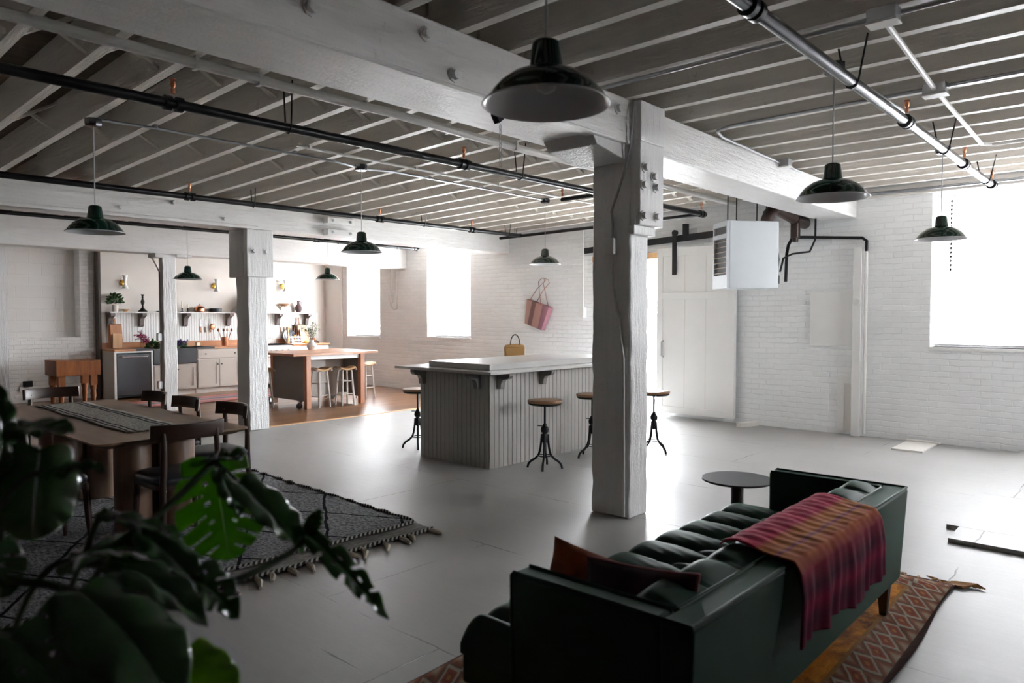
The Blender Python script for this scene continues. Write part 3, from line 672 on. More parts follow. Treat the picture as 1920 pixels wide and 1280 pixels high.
# local: +x runs along the large side panel, -y... louvre face looks to -x
LX, LY, H = .62, .40, .80
box(.0, LX, 0, LY, 0, H).build('casing', M['heater'], t, smooth=0, bevel=.008)
fr = MB().box(-.03, .0, 0, LY, 0, .16).box(-.03, 0, 0, LY, H-.06, H).box(-.03, 0, 0, .03, .16, H-.06).box(-.03, 0, LY-.03, LY, .16, H-.06).box(-.03, 0, .03, LY-.03, H-.20, H-.15)
fr.build('front_frame', M['heater'], t, smooth=0)
box(-.006, .0, .03, LY-.03, .16, H-.06).build('core', M['black'], t, smooth=0)
for k in range(8):
    z = .18 + k*.062
    MB().hexa([(-.03, .03, z), (-.005, .03, z+.012), (-.005, LY-.03, z+.012), (-.03, LY-.03, z)], [(-.03, .03, z+.006), (-.005, .03, z+.018), (-.005, LY-.03, z+.018), (-.03, LY-.03, z+.006)]).build('louver', M['grill'], t, smooth=0)
for xx, yy in ((.12, .08), (.12, LY-.08), (.5, .08), (.5, LY-.08)):
    MB().tube([(xx, yy, H), (xx, yy, 3.1-1.85)], .007, 6).build('hanger_rod', M['black_pipe'], t)
MB().tube([(LX+.03, .1, .2), (LX+.05, .1, .35), (LX+.03, .1, .5)], .02).build('gas_valve', M['black_pipe'], t)
box(LX, LX+.05, .06, .16, .06, .16).build('control_box', M['black'], t)
t = thing('flue_pipe', 'brown metal flue elbowing from heater towards the brick wall', 'flue', (-3.62, 8.62, 2.62))
def arc(c, r, a0, a1, n, f): return [f(c, r, a0 + (a1-a0)*i/n) for i in range(n+1)]
MB().tube([(0, 0, -.04), (0, 0, .06), (.01, .05, .14), (.02, .14, .20), (.02, .25, .215), (.02, .80, .16)], .072, 16).build('elbow_duct', M['rust'], t)
MB().tube([(.02, .80, .16), (.02, 1.2, .13)], .078, 16).build('wall_collar', M['rust'], t)
MB().tube([(.02, .86, .2), (.02, .86, -.09)], .06, 14).build('drip_tee', M['rust'], t)
MB().tube([(.02, .86, -.08), (.02, .86, -.14)], .036, 12).build('tee_cap', M['rust'], t)
MB().tube([(.26, .9, .16), (.26, .9, -.12), (.22, .82, -.28), (.1, .55, -.32), (.05, .4, -.38), (.03, .35, -.55)], .013).build('flex_hose', M['black_pipe'], t)

# ------------------------------------------------------------------ long island
def beadpanel(p, u, length, z0, z1, nrm, m, parent, name='beadboard_panel', step=.066, th=.012):
    """vertical V-groove boards: profile along u, extruded in z; nrm = outward direction"""
    u, nrm, p = Vector(u), Vector(nrm), Vector(p); prof = []
    n = max(1, round(length/step)); s = length/n
    for k in range(n):
        a = k*s
        prof += [(a, 0 if k == 0 else -.008), (a + .005, 0), (a + s - .005, 0)]
    prof.append((length, 0))
    vs, fs = [], []
    for a, d in prof:
        q = p + u*a + nrm*(th + d); vs += [q + Vector((0, 0, z0)), q + Vector((0, 0, z1))]
    for i in range(len(prof)-1): fs.append((2*i, 2*i+2, 2*i+3, 2*i+1))
    o = MB().add(vs, fs)
    o.add([p + Vector((0,0,z0)), p+u*length+Vector((0,0,z0)), p+u*length+Vector((0,0,z1)), p+Vector((0,0,z1))], [(3,2,1,0)])
    return o.build(name, m, parent, smooth=0)
IX0, IX1, IY0, IY1 = -5.99, -4.965, 5.185, 7.35
t = thing('kitchen_island', 'long grey beadboard island with stepped top and dark brackets', 'island', ((IX0+IX1)/2, (IY0+IY1)/2, 0))
hx, hy = (IX1-IX0)/2, (IY1-IY0)/2
box(-hx, hx, -hy, hy, 0, .95).build('cabinet_body', M['island'], t, smooth=0)
beadpanel((-hx, -hy, 0), (1,0,0), 2*hx, 0, .95, (0,-1,0), M['island'], t)
beadpanel((hx, -hy-.012, 0), (0,1,0), 2*hy+.024, 0, .95, (1,0,0), M['island'], t)
beadpanel((-hx, -hy, 0), (0,1,0), 2*hy, 0, .95, (-1,0,0), M['island'], t)
cx, cy = t.location.x, t.location.y
box(-6.20-cx, -4.76-cx, 4.985-cy, 7.5-cy, .957, .985).build('counter_slab', M['island_top'], t, smooth=0, bevel=.004)
box(-5.83-cx, -4.93-cx, 5.15-cy, 7.34-cy, .985, 1.045).build('raised_top', M['island_top'], t, smooth=0, bevel=.004)
def corbel(x, y, dx, dy, s=1.0):
    m = MB(); pr = [(0, 0), (0, -.16), (.05, -.16), (.06, -.10), (.08, -.07), (.15, -.055), (.17, -.03), (.17, 0)]
    vs = []
    for sd in (-.03, .03):
        for a, z in pr: vs.append((x + dx*a*s + dy*sd, y + dy*a*s + dx*sd, .957 + z*s))
    n = len(pr)
    m.add(vs, [tuple(range(n-1, -1, -1)), tuple(range(n, 2*n))] + [(i, (i+1) % n, n+(i+1) % n, n+i) for i in range(n)])
    m.build('corbel', M['island_dark'], t, smooth=0, bevel=.004)
for xx in (-hx+.06, hx-.14): corbel(xx, -hy-.012, 0, -1)
for yy in (-hy+.12, -hy+.78, hy-.15): corbel(hx+.012, yy, 1, 0)
for yy in (-hy+.2, hy-.3): corbel(-hx-.012, yy, -1, 0)

# adjustable stools
def make_stool():
    t = thing('industrial_stool', '', 'stool', group='adjustable stools around the long island')
    MB().lathe([(.001, .655), (.16, .655), (.172, .66), (.176, .675), (.17, .684), (.14, .688), (.001, .684)], 36).build('seat', M['stoolseat'], t)
    MB().lathe([(.001, .632), (.155, .635), (.168, .645), (.168, .658)], 36).build('seat_pan', M['iron'], t)
    MB().tube([(0, 0, .63), (0, 0, .27)], .0115, 10).build('screw_post', M['iron'], t)
    MB().lathe([(.013, .445), (.02, .44), (.024, .42), (.036, .41), (.042, .385), (.036, .36), (.022, .352), (.03, .34), (.034, .30), (.03, .26), (.012, .25)], 16).build('hub', M['iron'], t)
    MB().tube([(0, 0, .42), (-.07, -.02, .422)], .005, 6).build('lock_lever', M['iron'], t)
    for k in range(4):
        a = radians(20 + 90*k); pts = []
        for r, z in ((.03, .34), (.036, .26), (.045, .19), (.062, .13), (.10, .092), (.14, .068), (.165, .04), (.174, .005), (.174, 0)):
            pts.append((r*cos(a), r*sin(a), z))
        # smooth the bend
        sm = [pts[0]]
        for i in range(1, len(pts)-1):
            for q in (.33, .67):
                sm.append(tuple(pts[i][j]*(1-abs(q-.5)) + (pts[i-1][j] if q < .5 else pts[i+1][j])*abs(q-.5) for j in range(3)))
        sm.append(pts[-1])
        MB().tube(sm, .0115, 10).build('leg', M['iron'], t)
    MB().tube([(.068*cos(q), .068*sin(q), .125) for q in [2*pi*i/24 for i in range(25)]], .005, 6, False).build('brace_ring', M['iron'], t)
    return t
S0 = make_stool()
for i, (x, y, a, lab) in enumerate([(-4.60, 5.60, 12, 'industrial stool with wooden seat at the island corner nearest the camera'),
                                    (-4.58, 6.38, 50, 'industrial stool partly hidden by the left edge of front column'),
                                    (-4.25, 7.10, 60, 'backlit industrial stool showing right of the front column'),
                                    (-6.42, 5.50, 30, 'industrial stool mostly hidden behind the island left end')]):
    if i == 0: S0.location = (x, y, 0); S0.rotation_euler = (0, 0, radians(a)); S0['label'] = lab
    else: dup(S0, (x, y, 0), radians(a), lab)
# cane bag on the island, striped bag on the wall
t = thing('cane_handbag', 'small tan handbag with black loop handles on the island', 'bag', (-6.01, 6.72, .985), rz=radians(60))
MB().hexa([(-.12, -.04, 0), (.12, -.04, 0), (.12, .04, 0), (-.12, .04, 0)], [(-.13, -.035, .15), (.13, -.035, .15), (.13, .035, .15), (-.13, .035, .15)]).build('bag_body', M['tan'], t, bevel=.01)
MB().prism([(-.13, .15), (.13, .15), (.11, .178), (.05, .19), (-.05, .19), (-.11, .178)], -.03, .03, 'y').build('bag_frame', M['tan'], t, bevel=.004)
for yy, dx in ((-.03, .0), (.03, .02)):
    MB().tube([(dx + .062*cos(q), yy, .18 + .125*sin(q)) for q in [pi*i/14 for i in range(15)]], .0075, 8).build('handle', M['black'], t)
t = thing('basket_bag', 'striped pink woven bag hanging tilted on the brick wall', 'bag', (-8.0, 9.74, 2.17))
t.rotation_euler = (0, radians(17), 0)
MB().hexa([(-.20, -.055, -.87), (.20, -.055, -.87), (.20, .05, -.87), (-.20, .05, -.87)], [(-.265, -.07, -.44), (.265, -.07, -.44), (.265, .05, -.44), (-.265, .05, -.44)]).build('bag_body', M['pinkbag'], t, smooth=0, bevel=.008, loc=(.02, 0, 0))
for yy, s in ((-.05, -.05), (.03, .05)):
    MB().tube([(s - .14, yy, -.46), (s - .05, yy*.6, -.22), (s + .06, yy*.2, -.05), (s + .02, 0, .0), (s - .03, 0, -.02), (s - .07, yy*.2, -.09), (s + .02, yy*.6, -.25), (s + .14, yy, -.46)], .006, 6).build('handle', M['pinkbag'], t)
MB().tube([(0, .04, 0), (0, -.03, .0)], .006).build('hook', M['silver'], t)

# ------------------------------------------------------------------ kitchen run
KF, KW = -14.10, -14.70     # cabinet fronts, wall face
def shaker(parent, y0, y1, z0, z1, knob=None, name='door', x=KF):
    d = MB().box(x, x+.014, y0, y1, z0, z1); b = .055
    o = d.build(name, M['cabinet'], parent, smooth=0)
    r = MB().box(x+.014, x+.024, y0, y0+b, z0, z1).box(x+.014, x+.024, y1-b, y1, z0, z1).box(x+.014, x+.024, y0+b, y1-b, z0, z0+b).box(x+.014, x+.024, y0+b, y1-b, z1-b, z1)
    r.build('frame', M['cabinet'], o, smooth=0)
    if knob: MB().lathe([(.007, .024), (.007, .038), (.014, .044), (.013, .052), (.001, .055)], 12, (x, knob[0], knob[1]), 'x').build('knob', M['bronze'], o)
def cabinet(lab, y0, y1, z1=.875, name='base_cabinet'):
    t = thing(name, lab, 'cabinet', (KF-.3, (y0+y1)/2, 0)); return t
def loc_build(mb, t, *a, **k):   # mesh given in world coordinates, parented to a root at its location
    o = mb.build(*a, **k); o.parent = t; o.matrix_parent_inverse = Matrix.Translation(-Vector(t.location)); return o
class K:                         # world-coordinate part builder for one thing
    def __init__(s, t): s.t = t
    def __call__(s, mb, name, m, **k):
        o = mb.build(name, m, **k); o.parent = s.t; o.location = -Vector(s.t.location); return o
def kshaker(t, y0, y1, z0, z1, knob=None, name='door'):
    L = Vector(t.location); shaker(t, y0-L.y, y1-L.y, z0, z1, (knob[0]-L.y, knob[1]) if knob else None, name, KF-L.x)

t = cabinet('taupe cabinet end panel with stainless dishwasher surround', 4.93, 5.60); k = K(t)
k(box(KW+.005, KF-.02, 4.925, 4.942, 0, .875), 'side_panel', M['cabinet'], smooth=0)
k(MB().box(KF-.02, KF+.02, 4.925, 4.962, 0, .875).box(KF-.02, KF+.02, 5.57, 5.60, 0, .875).box(KF-.02, KF+.02, 4.962, 5.57, .85, .875), 'face_frame', M['white'], smooth=0)
t = thing('dishwasher', 'dark stainless dishwasher with curved chrome handle', 'dishwasher', (KF-.28, 5.255, 0)); k = K(t)
k(box(KF-.55, KF-.01, 4.966, 5.565, .04, .845), 'tub', M['black'], smooth=0)
k(box(KF-.01, KF+.022, 4.968, 5.56, .07, .835), 'door', M['steel_dark'], smooth=0, bevel=.006)
k(MB().tube([(KF+.03, 5.02, .775), (KF+.06, 5.05, .775), (KF+.06, 5.44, .775), (KF+.03, 5.5, .775)], .013), 'handle', M['chrome'])
t = cabinet('taupe sink base cabinet under the dark stone sink', 5.60, 6.43); k = K(t)
k(box(KW+.005, KF, 5.605, 6.425, .1, .60), 'carcass', M['cabinet'], smooth=0)
k(box(KW+.005, KF-.06, 5.605, 6.425, 0, .1), 'plinth', M['offwhite'], smooth=0)
kshaker(t, 5.62, 6.01, .12, .58, (5.98, .50)); kshaker(t, 6.025, 6.41, .12, .58, (6.055, .50))
t = thing('stone_sink', 'dark soapstone apron sink', 'sink', (KF-.25, 6.02, .6)); k = K(t)
s_ = MB().box(KF-.03, KF+.03, 5.61, 6.42, .605, .90).box(KW+.1, KW+.14, 5.61, 6.42, .605, .90).box(KW+.14, KF-.03, 5.61, 5.65, .605, .90).box(KW+.14, KF-.03, 6.38, 6.42, .605, .90).box(KW+.14, KF-.03, 5.65, 6.38, .605, .64)
k(s_, 'basin', M['soapstone'], smooth=0, bevel=.006)
k(box(KW+.005, KW+.10, 5.609, 6.42, .876, .914), 'ledge', M['soapstone'], smooth=0)
t = cabinet('taupe cabinet with one wide drawer and two doors right of sink', 6.43, 7.33); k = K(t)
k(box(KW+.005, KF, 6.435, 7.325, .1, .875), 'carcass', M['cabinet'], smooth=0)
k(box(KW+.005, KF-.06, 6.435, 7.325, 0, .1), 'plinth', M['offwhite'], smooth=0)
L = t.location
kshaker(t, 6.45, 6.875, .12, .66, (6.84, .565)); kshaker(t, 6.885, 7.31, .12, .66, (6.92, .565))
dr = k(box(KF, KF+.02, 6.45, 7.31, .69, .86), 'drawer', M['cabinet'], smooth=0, bevel=.003)
for yy in (6.6, 7.2): MB().lathe([(.007, .02), (.007, .034), (.014, .04), (.013, .048), (.001, .05)], 12, (KF, yy, .775), 'x').build('knob', M['bronze'], dr)
t = cabinet('taupe narrow cabinet between wide drawer cabinet and range', 7.33, 7.75); k = K(t)
k(box(KW+.005, KF, 7.335, 7.74, .1, .875), 'carcass', M['cabinet'], smooth=0); kshaker(t, 7.35, 7.73, .12, .86, (7.68, .7))
k(box(KW+.005, KF-.06, 7.335, 7.74, 0, .1), 'plinth', M['offwhite'], smooth=0)
t = thing('gas_range', 'white gas range with black grates and steel knobs', 'range', (KF-.28, 8.13, 0)); k = K(t)
k(box(KW+.005, KF, 7.755, 8.515, .1, .89), 'range_body', M['white'], smooth=0, bevel=.006)
k(box(KW+.02, KF-.06, 7.78, 8.49, 0, .1), 'plinth', M['black'], smooth=0)
k(box(KF, KF+.03, 7.78, 8.49, .2, .68), 'oven_door', M['white'], smooth=0, bevel=.006)
k(box(KF, KF+.04, 7.76, 8.51, .74, .89), 'control_panel', M['white'], smooth=0, bevel=.006)
k(MB().tube([(KF+.03, 7.82, .66), (KF+.07, 7.84, .66), (KF+.07, 8.43, .66), (KF+.03, 8.45, .66)], .011), 'handle', M['chrome'])
for q in range(5): k(MB().lathe([(.024, .04), (.024, .055), (.018, .075), (.001, .077)], 14, (KF, 7.84+.145*q, .80), 'x'), 'knob', M['chrome'])
g = MB()
for q in range(8): g.box(KF-.50, KF-.02, 7.80+q*.096, 7.812+q*.096, .895, .925)
for q in range(3): g.box(KF-.49+q*.22, KF-.475+q*.22, 7.79, 8.49, .895, .92)
k(g, 'grate', M['iron'], smooth=0)
t = cabinet('white cabinet right of the range below cutting boards', 8.52, 9.45); k = K(t)
k(box(KW+.005, KF, 8.525, 9.445, .1, .875), 'carcass', M['white'], smooth=0)
k(box(KW+.005, KF-.06, 8.525, 9.445, 0, .1), 'plinth', M['white'], smooth=0)
k(box(KF, KF+.02, 8.54, 9.43, .69, .86), 'drawer', M['white'], smooth=0); 
for a, b in ((8.54, 8.98), (8.99, 9.43)): k(box(KF, KF+.02, a, b, .12, .67), 'door', M['white'], smooth=0)
# counters
def counter(lab, y0, y1, mm, x1=KF+.035):
    t = thing('worktop', lab, 'worktop', (KF-.28, (y0+y1)/2, .875)); k = K(t)
    k(box(KW+.005, x1, y0, y1, .876, .914), 'counter_slab', M[mm], smooth=0, bevel=.004)
    k(box(KW+.002, KW+.024, y0, y1, .914, 1.02), 'backsplash', M['cherry'], smooth=0)
counter('cherry wood worktop at the left end under cutting boards', 4.922, 5.30, 'cherry')
counter('dark slate drainboard left of the sink', 5.301, 5.608, 'soapstone')
tag(box(KW+.002, KW+.024, 5.61, 6.42, .914, 1.02).build('backsplash_strip', M['cherry']), 'cherry wood backsplash strip behind the stone sink', 'backsplash')
counter('dark slate drainboard right of the sink', 6.421, 6.78, 'soapstone', KF+.03)
counter('cherry wood worktop left of the range under utensil crock', 6.781, 7.75, 'cherry')
counter('cherry wood worktop right of the range under pepper mill', 8.52, 9.47, 'cherry')
# beadboard splash, shelf, brackets
t = thing('beadboard_splash', 'white beadboard panelling below the kitchen shelf', 'panelling', (KW, 7.2, 1.02), kind='structure')
beadpanel((0, -2.24, 0), (0,1,0), 4.6, 0, .57, (1,0,0), M['white'], t, step=.05, th=.01)
def shelf(lab, y0, y1, brs):
    t = thing('wall_shelf', lab, 'shelf', (KW, (y0+y1)/2, 1.60), group='white kitchen wall shelves'); h = (y1-y0)/2
    box(.002, .235, -h, h, -.022, .0).build('shelf_board', M['white'], t, smooth=0, bevel=.003)
    for y in brs:
        pr = [(.012, -.022), (.225, -.022), (.225, -.075), (.19, -.09), (.15, -.10), (.11, -.13), (.095, -.20), (.085, -.27), (.012, -.29)]
        MB().prism(pr, y-(y0+y1)/2-.04, y-(y0+y1)/2+.04, 'y').build('bracket', M['bracket'], t, smooth=0, bevel=.003)
shelf('long white shelf left of the range hood, carrying candlestick', 5.0, 7.42, (5.06, 5.62, 6.46, 7.36))
shelf('white shelf right of the range hood, carrying books and jug', 8.46, 9.36, (8.5, 9.22))
t = thing('range_hood', 'sloping plastered range hood between the two shelves', 'hood', (KW, 7.94, 1.58))
MB().hexa([(.002, -.5, 0), (.36, -.5, 0), (.36, .5, 0), (.002, .5, 0)], [(.002, -.5, .05), (.36, -.5, .05), (.36, .5, .05), (.002, .5, .05)]).build('hood_rim', M['white'], t, smooth=0)
MB().hexa([(.002, -.48, .05), (.34, -.48, .05), (.34, .48, .05), (.002, .48, .05)], [(.002, -.16, .42), (.2, -.16, .42), (.2, .16, .42), (.002, .16, .42)]).build('hood_cone', M['plaster'], t, smooth=0)
# sconces
def make_sconce(loc, lab):
    t = thing('wall_sconce', lab, 'wall lamp', loc, group='brass and white double cone sconces')
    MB().lathe([(.001, 0), (.062, .002), (.062, .02), (.05, .026), (.001, .028)], 24, (0, 0, 0), 'x').build('backplate', M['brass'], t)
    MB().tube([(.02, 0, 0), (.10, 0, 0)], .009).build('arm', M['brass'], t)
    MB().lathe([(.045, .135), (.03, .07), (.02, .03), (.018, 0), (.022, -.03), (.045, -.075), (.065, -.115), (.062, -.115), (.04, -.075), (.018, -.03)], 24, (.12, 0, 0)).build('lamp_shade', M['white'], t)
    return t
make_sconce((KW, 5.315, 2.15), 'brass and white sconce over the shelf plant')
make_sconce((KW, 7.09, 2.143), 'brass and white sconce over the copper pot')
make_sconce((KW, 8.66, 2.18), 'brass and white sconce over the stacked books')
# things on the shelves (z = 1.60)
SX, SZ = KW+.13, 1.60
def leaves_cloud(m, c, r, n, s, seed, flat=1.0):
    rnd = random.Random(seed)
    for _ in range(n):
        a, b, q = rnd.uniform(0, 2*pi), rnd.uniform(-.4, 1), rnd.uniform(.35, 1)
        d = Vector((cos(a)*sqrt(max(0, 1-b*b)), sin(a)*sqrt(max(0, 1-b*b)), b*flat))
        p = Vector(c) + d*r*q; u = (d + Vector((rnd.uniform(-.6,.6), rnd.uniform(-.6,.6), rnd.uniform(-.6,.6)))).normalized(); v = u.orthogonal().normalized()
        v = Matrix.Rotation(rnd.uniform(0, 6.28), 3, u) @ v; w = u.cross(v)*.12*s
        m.add([p, p+u*s*.5+v*s*.28+w, p+u*s, p+u*s*.5-v*s*.28+w], [(0, 1, 2, 3)])
t = thing('potted_plant', 'small leafy plant in a stoneware cup at the shelf left end', 'plant', (SX, 5.13, SZ))
MB().lathe([(.001, 0), (.045, 0), (.052, .06), (.05, .125), (.044, .125), (.045, .07), (.001, .06)], 20).build('pot', M['stoneware'], t)
m = MB(); leaves_cloud(m, (0, 0, .21), .12, 150, .07, 3); m.build('foliage', M['leafy'], t, smooth=0)
tag(MB().lathe([(.001, .004), (.03, .004), (.055, .03), (.072, .05), (.068, .05), (.05, .03), (.001, .012)], 24, (SX, 5.31, SZ)).build('small_bowl', M['light_wood']), 'small ochre bowl left of the dark candlestick', 'bowl')
t = thing('candlestick', 'tall dark bronze candlestick on a wide foot', 'candlestick', (SX, 5.62, SZ))
MB().lathe([(.001, 0), (.085, .0), (.08, .015), (.05, .045), (.026, .07), (.016, .09)], 24).build('foot', M['bronze'], t)
MB().lathe([(.016, .09), (.022, .105), (.012, .12), (.03, .16), (.034, .20), (.02, .235), (.012, .255), (.022, .27), (.014, .285), (.02, .315), (.03, .325), (.028, .335), (.001, .335)], 20).build('stem', M['bronze'], t)
tag(MB().lathe([(.001, 0), (.10, .0), (.13, .016), (.125, .02), (.001, .012)], 28, (SX, 6.0, SZ)).build('serving_plate', M['soapstone']), 'dark flat plate beside the candlestick, left of slim post', 'plate')
for y, h, lab in ((6.37, .145, 'taller ivory taper candle in a small holder on shelf'), (6.48, .08, 'shorter ivory candle in a small holder on shelf')):
    t = thing('taper_candle', lab, 'candle', (SX, y, SZ))
    MB().lathe([(.001, 0), (.04, 0), (.038, .01), (.012, .018), (.010, .05), (.018, .065), (.014, .075), (.001, .075)], 16).build('holder', M['bronze'], t)
    MB().lathe([(.001, .07), (.011, .07), (.010, .07+h), (.001, .075+h)], 12).build('wax_stick', M['candle'], t)
t = thing('copper_pot', 'round copper pot with domed lid on the shelf', 'pot', (SX, 6.72, SZ))
MB().lathe([(.001, 0), (.08, 0), (.10, .02), (.104, .07), (.098, .085)], 28).build('pot_body', M['copper'], t)
MB().lathe([(.102, .085), (.09, .105), (.05, .128), (.014, .137), (.010, .15), (.016, .16), (.001, .168)], 28).build('pot_lid', M['copper'], t)
t = thing('round_pan', 'low dark round baking tin on the shelf', 'pan', (SX, 7.06, SZ))
MB().lathe([(.001, 0), (.108, 0), (.118, .075), (.122, .078), (.116, .078), (.105, .008), (.001, .006)], 28).build('tin', M['soapstone'], t)
bz = SZ
for i, (hh, mm, lab) in enumerate([(.032, 'book', 'bottom book of the stack under the wooden bowl'), (.026, 'book_b', 'second book from the bottom under wooden bowl'), (.028, 'book', 'third book from the bottom under wooden bowl'), (.024, 'book_b', 'topmost book directly under the wooden bowl')]):
    t = thing('shelf_book', lab, 'book', (SX-.01, 8.62 + .006*(i % 2), bz), group='stacked books on the right shelf')
    MB().box(-.095, .095, -.125, .125, 0, .003).box(-.095, .095, -.125, .125, hh-.003, hh).box(-.095, -.09, -.125, .125, 0, hh).build('cover', M[mm], t, smooth=0)
    box(-.089, .09, -.12, .12, .004, hh-.004).build('page_block', M['candle'], t, smooth=0)
    bz += hh + .001
t = thing('wooden_bowl', 'wide wooden bowl on small feet on top of the books', 'bowl', (SX-.01, 8.62, bz))
MB().lathe([(.001, .022), (.05, .022), (.095, .045), (.125, .085), (.119, .087), (.09, .055), (.001, .035)], 30).build('bowl', M['stoolseat'], t)
for a in (0, 120, 240): MB().lathe([(.012, 0), (.014, .03)], 10, (.045*cos(radians(a)), .045*sin(radians(a)), 0), cap=True).build('foot', M['stoolseat'], t)
t = thing('clay_jug', 'plum brown clay jug with a loop handle at the shelf end', 'jug', (SX, 8.98, SZ))
MB().lathe([(.001, 0), (.045, 0), (.072, .06), (.078, .11), (.06, .155), (.03, .185), (.024, .22), (.034, .262), (.03, .262), (.02, .22), (.001, .2)], 28).build('jug_body', M['plum_clay'], t)
MB().tube([(0, .03, .25), (0, .065, .24), (0, .072, .2), (0, .05, .16)], .008).build('handle', M['plum_clay'], t)
# things on the worktops (z = .914)
CZ = .9145
def board(lab, y, w, h, hw, hh, mm, x, tilt, th=.02, rot=0, hole=True):
    t = thing('cutting_board', lab, 'cutting board', (KW+x, y, CZ)); t.rotation_euler = (radians(rot), radians(-tilt), 0)
    MB().box(0, th, -w/2, w/2, 0, h).build('board', M[mm], t, smooth=0, bevel=.006)
    if hh: MB().box(0, th, -hw/2, hw/2, h, h+hh).build('handle', M[mm], t, smooth=0, bevel=.01)
board('wide cherry cutting board at the back of left stack', 5.13, .25, .46, 0, 0, 'mid_wood', .13, 8)
board('long handled cutting board standing in middle of left stack', 5.12, .18, .45, .045, .12, 'mid_wood', .17, 8)
board('short pale cutting board at the front of left stack', 5.12, .16, .28, 0, 0, 'light_wood', .215, 9, rot=-4)
board('dark handled cutting board leaning at the back of right stack', 9.02, .20, .42, .045, .16, 'dark_wood', .13, 8)
board('pink brown cutting board in the middle of right stack', 9.06, .22, .40, 0, 0, 'mid_wood', .165, 8)
board('pale pierced cutting board at the front of right stack', 9.10, .24, .31, .0, .0, 'light_wood', .21, 9)
board('narrow dark board behind the round black pan', 8.86, .07, .42, 0, 0, 'dark_wood', .10, 8, rot=-12)
def flowers(lab, loc, petal, seed, n, spread, h, extra=None, base=.0):
    t = thing('cut_flowers', lab, 'flowers', loc); rnd = random.Random(seed); st, pt, gr = MB(), MB(), MB()
    for i in range(n):
        dy, dx, hh = rnd.uniform(spread[0], spread[1]), rnd.uniform(-.08, .12), h*rnd.uniform(.65, 1)
        st.tube([(0, 0, base), (dx*.5, dy*.5, base+hh*.6), (dx, dy, base+hh)], .003, 5)
        for q in range(9):
            f = .62 + .42*q/8; p = (dx*f + rnd.uniform(-.02, .02), dy*f + rnd.uniform(-.02, .02), base+hh*f + rnd.uniform(-.015, .015)); leaves_cloud(pt, p, .022, 8, .035, seed*50+i*10+q)
        leaves_cloud(gr, (dx*.3, dy*.3, base+hh*.3), .07, 12, .09, seed*70+i)
    st.build('stem', M['stem'], t); pt.build('blossom', M[petal], t, smooth=0); gr.build('greenery', M['leafy'], t, smooth=0)
    return t
t = flowers('magenta cut flowers lying in the sink left side', (KF-.22, 5.78, .86), 'petal', 4, 5, (-.42, -.12), .36)
t = flowers('yellow green cut foliage in the sink beside slim post', (KF-.12, 5.85, .86), 'leaf_y' if 'leaf_y' in M else 'leafy', 9, 6, (-.1, .15), .16)
t = flowers('violet cut flowers in the sink right of slim post', (KF-.12, 6.17, .86), 'blue_petal', 14, 6, (-.1, .1), .2)
t = thing('square_candle', 'square cream candle on a dark dish by the sink', 'candle', (KF-.2, 6.55, CZ))
MB().lathe([(.001, .0), (.07, .0), (.085, .018), (.001, .012)], 20).build('dish', M['bronze'], t)
box(-.035, .035, -.035, .035, .018, .085).build('wax_block', M['candle'], t, smooth=0, bevel=.004)
t = thing('utensil_crock', 'copper crock holding wooden spoons on the worktop', 'crock', (KF-.22, 7.12, CZ))
MB().lathe([(.001, 0), (.058, 0), (.06, .005), (.062, .18), (.058, .182), (.056, .01), (.001, .008)], 28).build('crock', M['copper'], t)
for i, (dx, dy, mm, lab) in enumerate([(-.05, -.10, 'mid_wood', 'wooden spoon leaning left in the copper crock'), (.02, -.03, 'dark_wood', 'dark wooden spoon upright in the copper crock'), (-.02, .06, 'light_wood', 'pale wooden spoon leaning right in copper crock'), (.03, .12, 'dark_wood', 'black tipped spatula leaning right in copper crock')]):
    t = thing('wooden_spoon', lab, 'spoon', (KF-.22, 7.12, CZ+.012), group='utensils in the copper crock')
    MB().tube([(dx*.25, dy*.25, 0), (dx, dy, .28)], .007, 8).build('handle', M[mm], t)
    MB().ball((dx*1.08, dy*1.08, .31), .024, 10, 6, 1.4).build('spoon_bowl', M[mm], t)
t = thing('copper_ladle', 'round pink copper ladle hanging on the beadboard', 'ladle', (KW+.02, 7.03, 1.30))
MB().lathe([(.001, .035), (.04, .03), (.06, .01), (.062, 0), (.056, 0), (.03, .024)], 24, (0, 0, 0), 'x').build('ladle_bowl', M['copper'], t)
MB().tube([(.01, .02, -.05), (.02, .03, -.26)], .006).build('handle', M['bronze'], t)
def knife(lab, y, z, s, mm='mid_wood', grp='knives on the beadboard'):
    t = thing('kitchen_knife', lab, 'knife', (KW+.018, y, z), group=grp)
    MB().prism([(-.018, 0), (.018, 0), (.02, .08*s), (.004, .17*s), (-.018, .12*s)], 0, .003, 'x').build('blade', M['chrome'], t, smooth=0)
    MB().prism([(-.014, 0), (.014, 0), (.016, -.05*s), (.024, -.115*s), (-.004, -.12*s), (-.012, -.06*s)], -.004, .012, 'x').build('handle', M[mm], t, smooth=0, bevel=.003)
knife('leftmost hanging knife left of the copper crock', 6.785, 1.305, 1.0); knife('middle hanging knife left of the copper crock', 6.885, 1.30, .95, 'dark_wood'); knife('right hanging knife nearest the copper crock', 6.985, 1.305, 1.0)
for i, lab in enumerate(['first hanging knife right of the range, long dark blade', 'second hanging knife right of the range', 'third hanging knife right of the range', 'fourth hanging knife right of the range', 'last hanging knife right of the range, behind the boards']):
    knife(lab, 8.60+.075*i, 1.28, .8 + (.35 if i == 0 else 0), 'dark_wood', 'knives right of the range')
t = thing('pepper_mill', 'tall turned wooden pepper mill right of the range', 'pepper mill', (KF-.25, 8.36+.21, CZ))
MB().lathe([(.001, 0), (.036, 0), (.038, .03), (.028, .05), (.032, .08), (.022, .14), (.019, .24), (.026, .30), (.018, .305), (.03, .33), (.032, .355), (.02, .38), (.008, .385), (.012, .40), (.001, .41)], 24).build('mill_body', M['light_wood'], t)
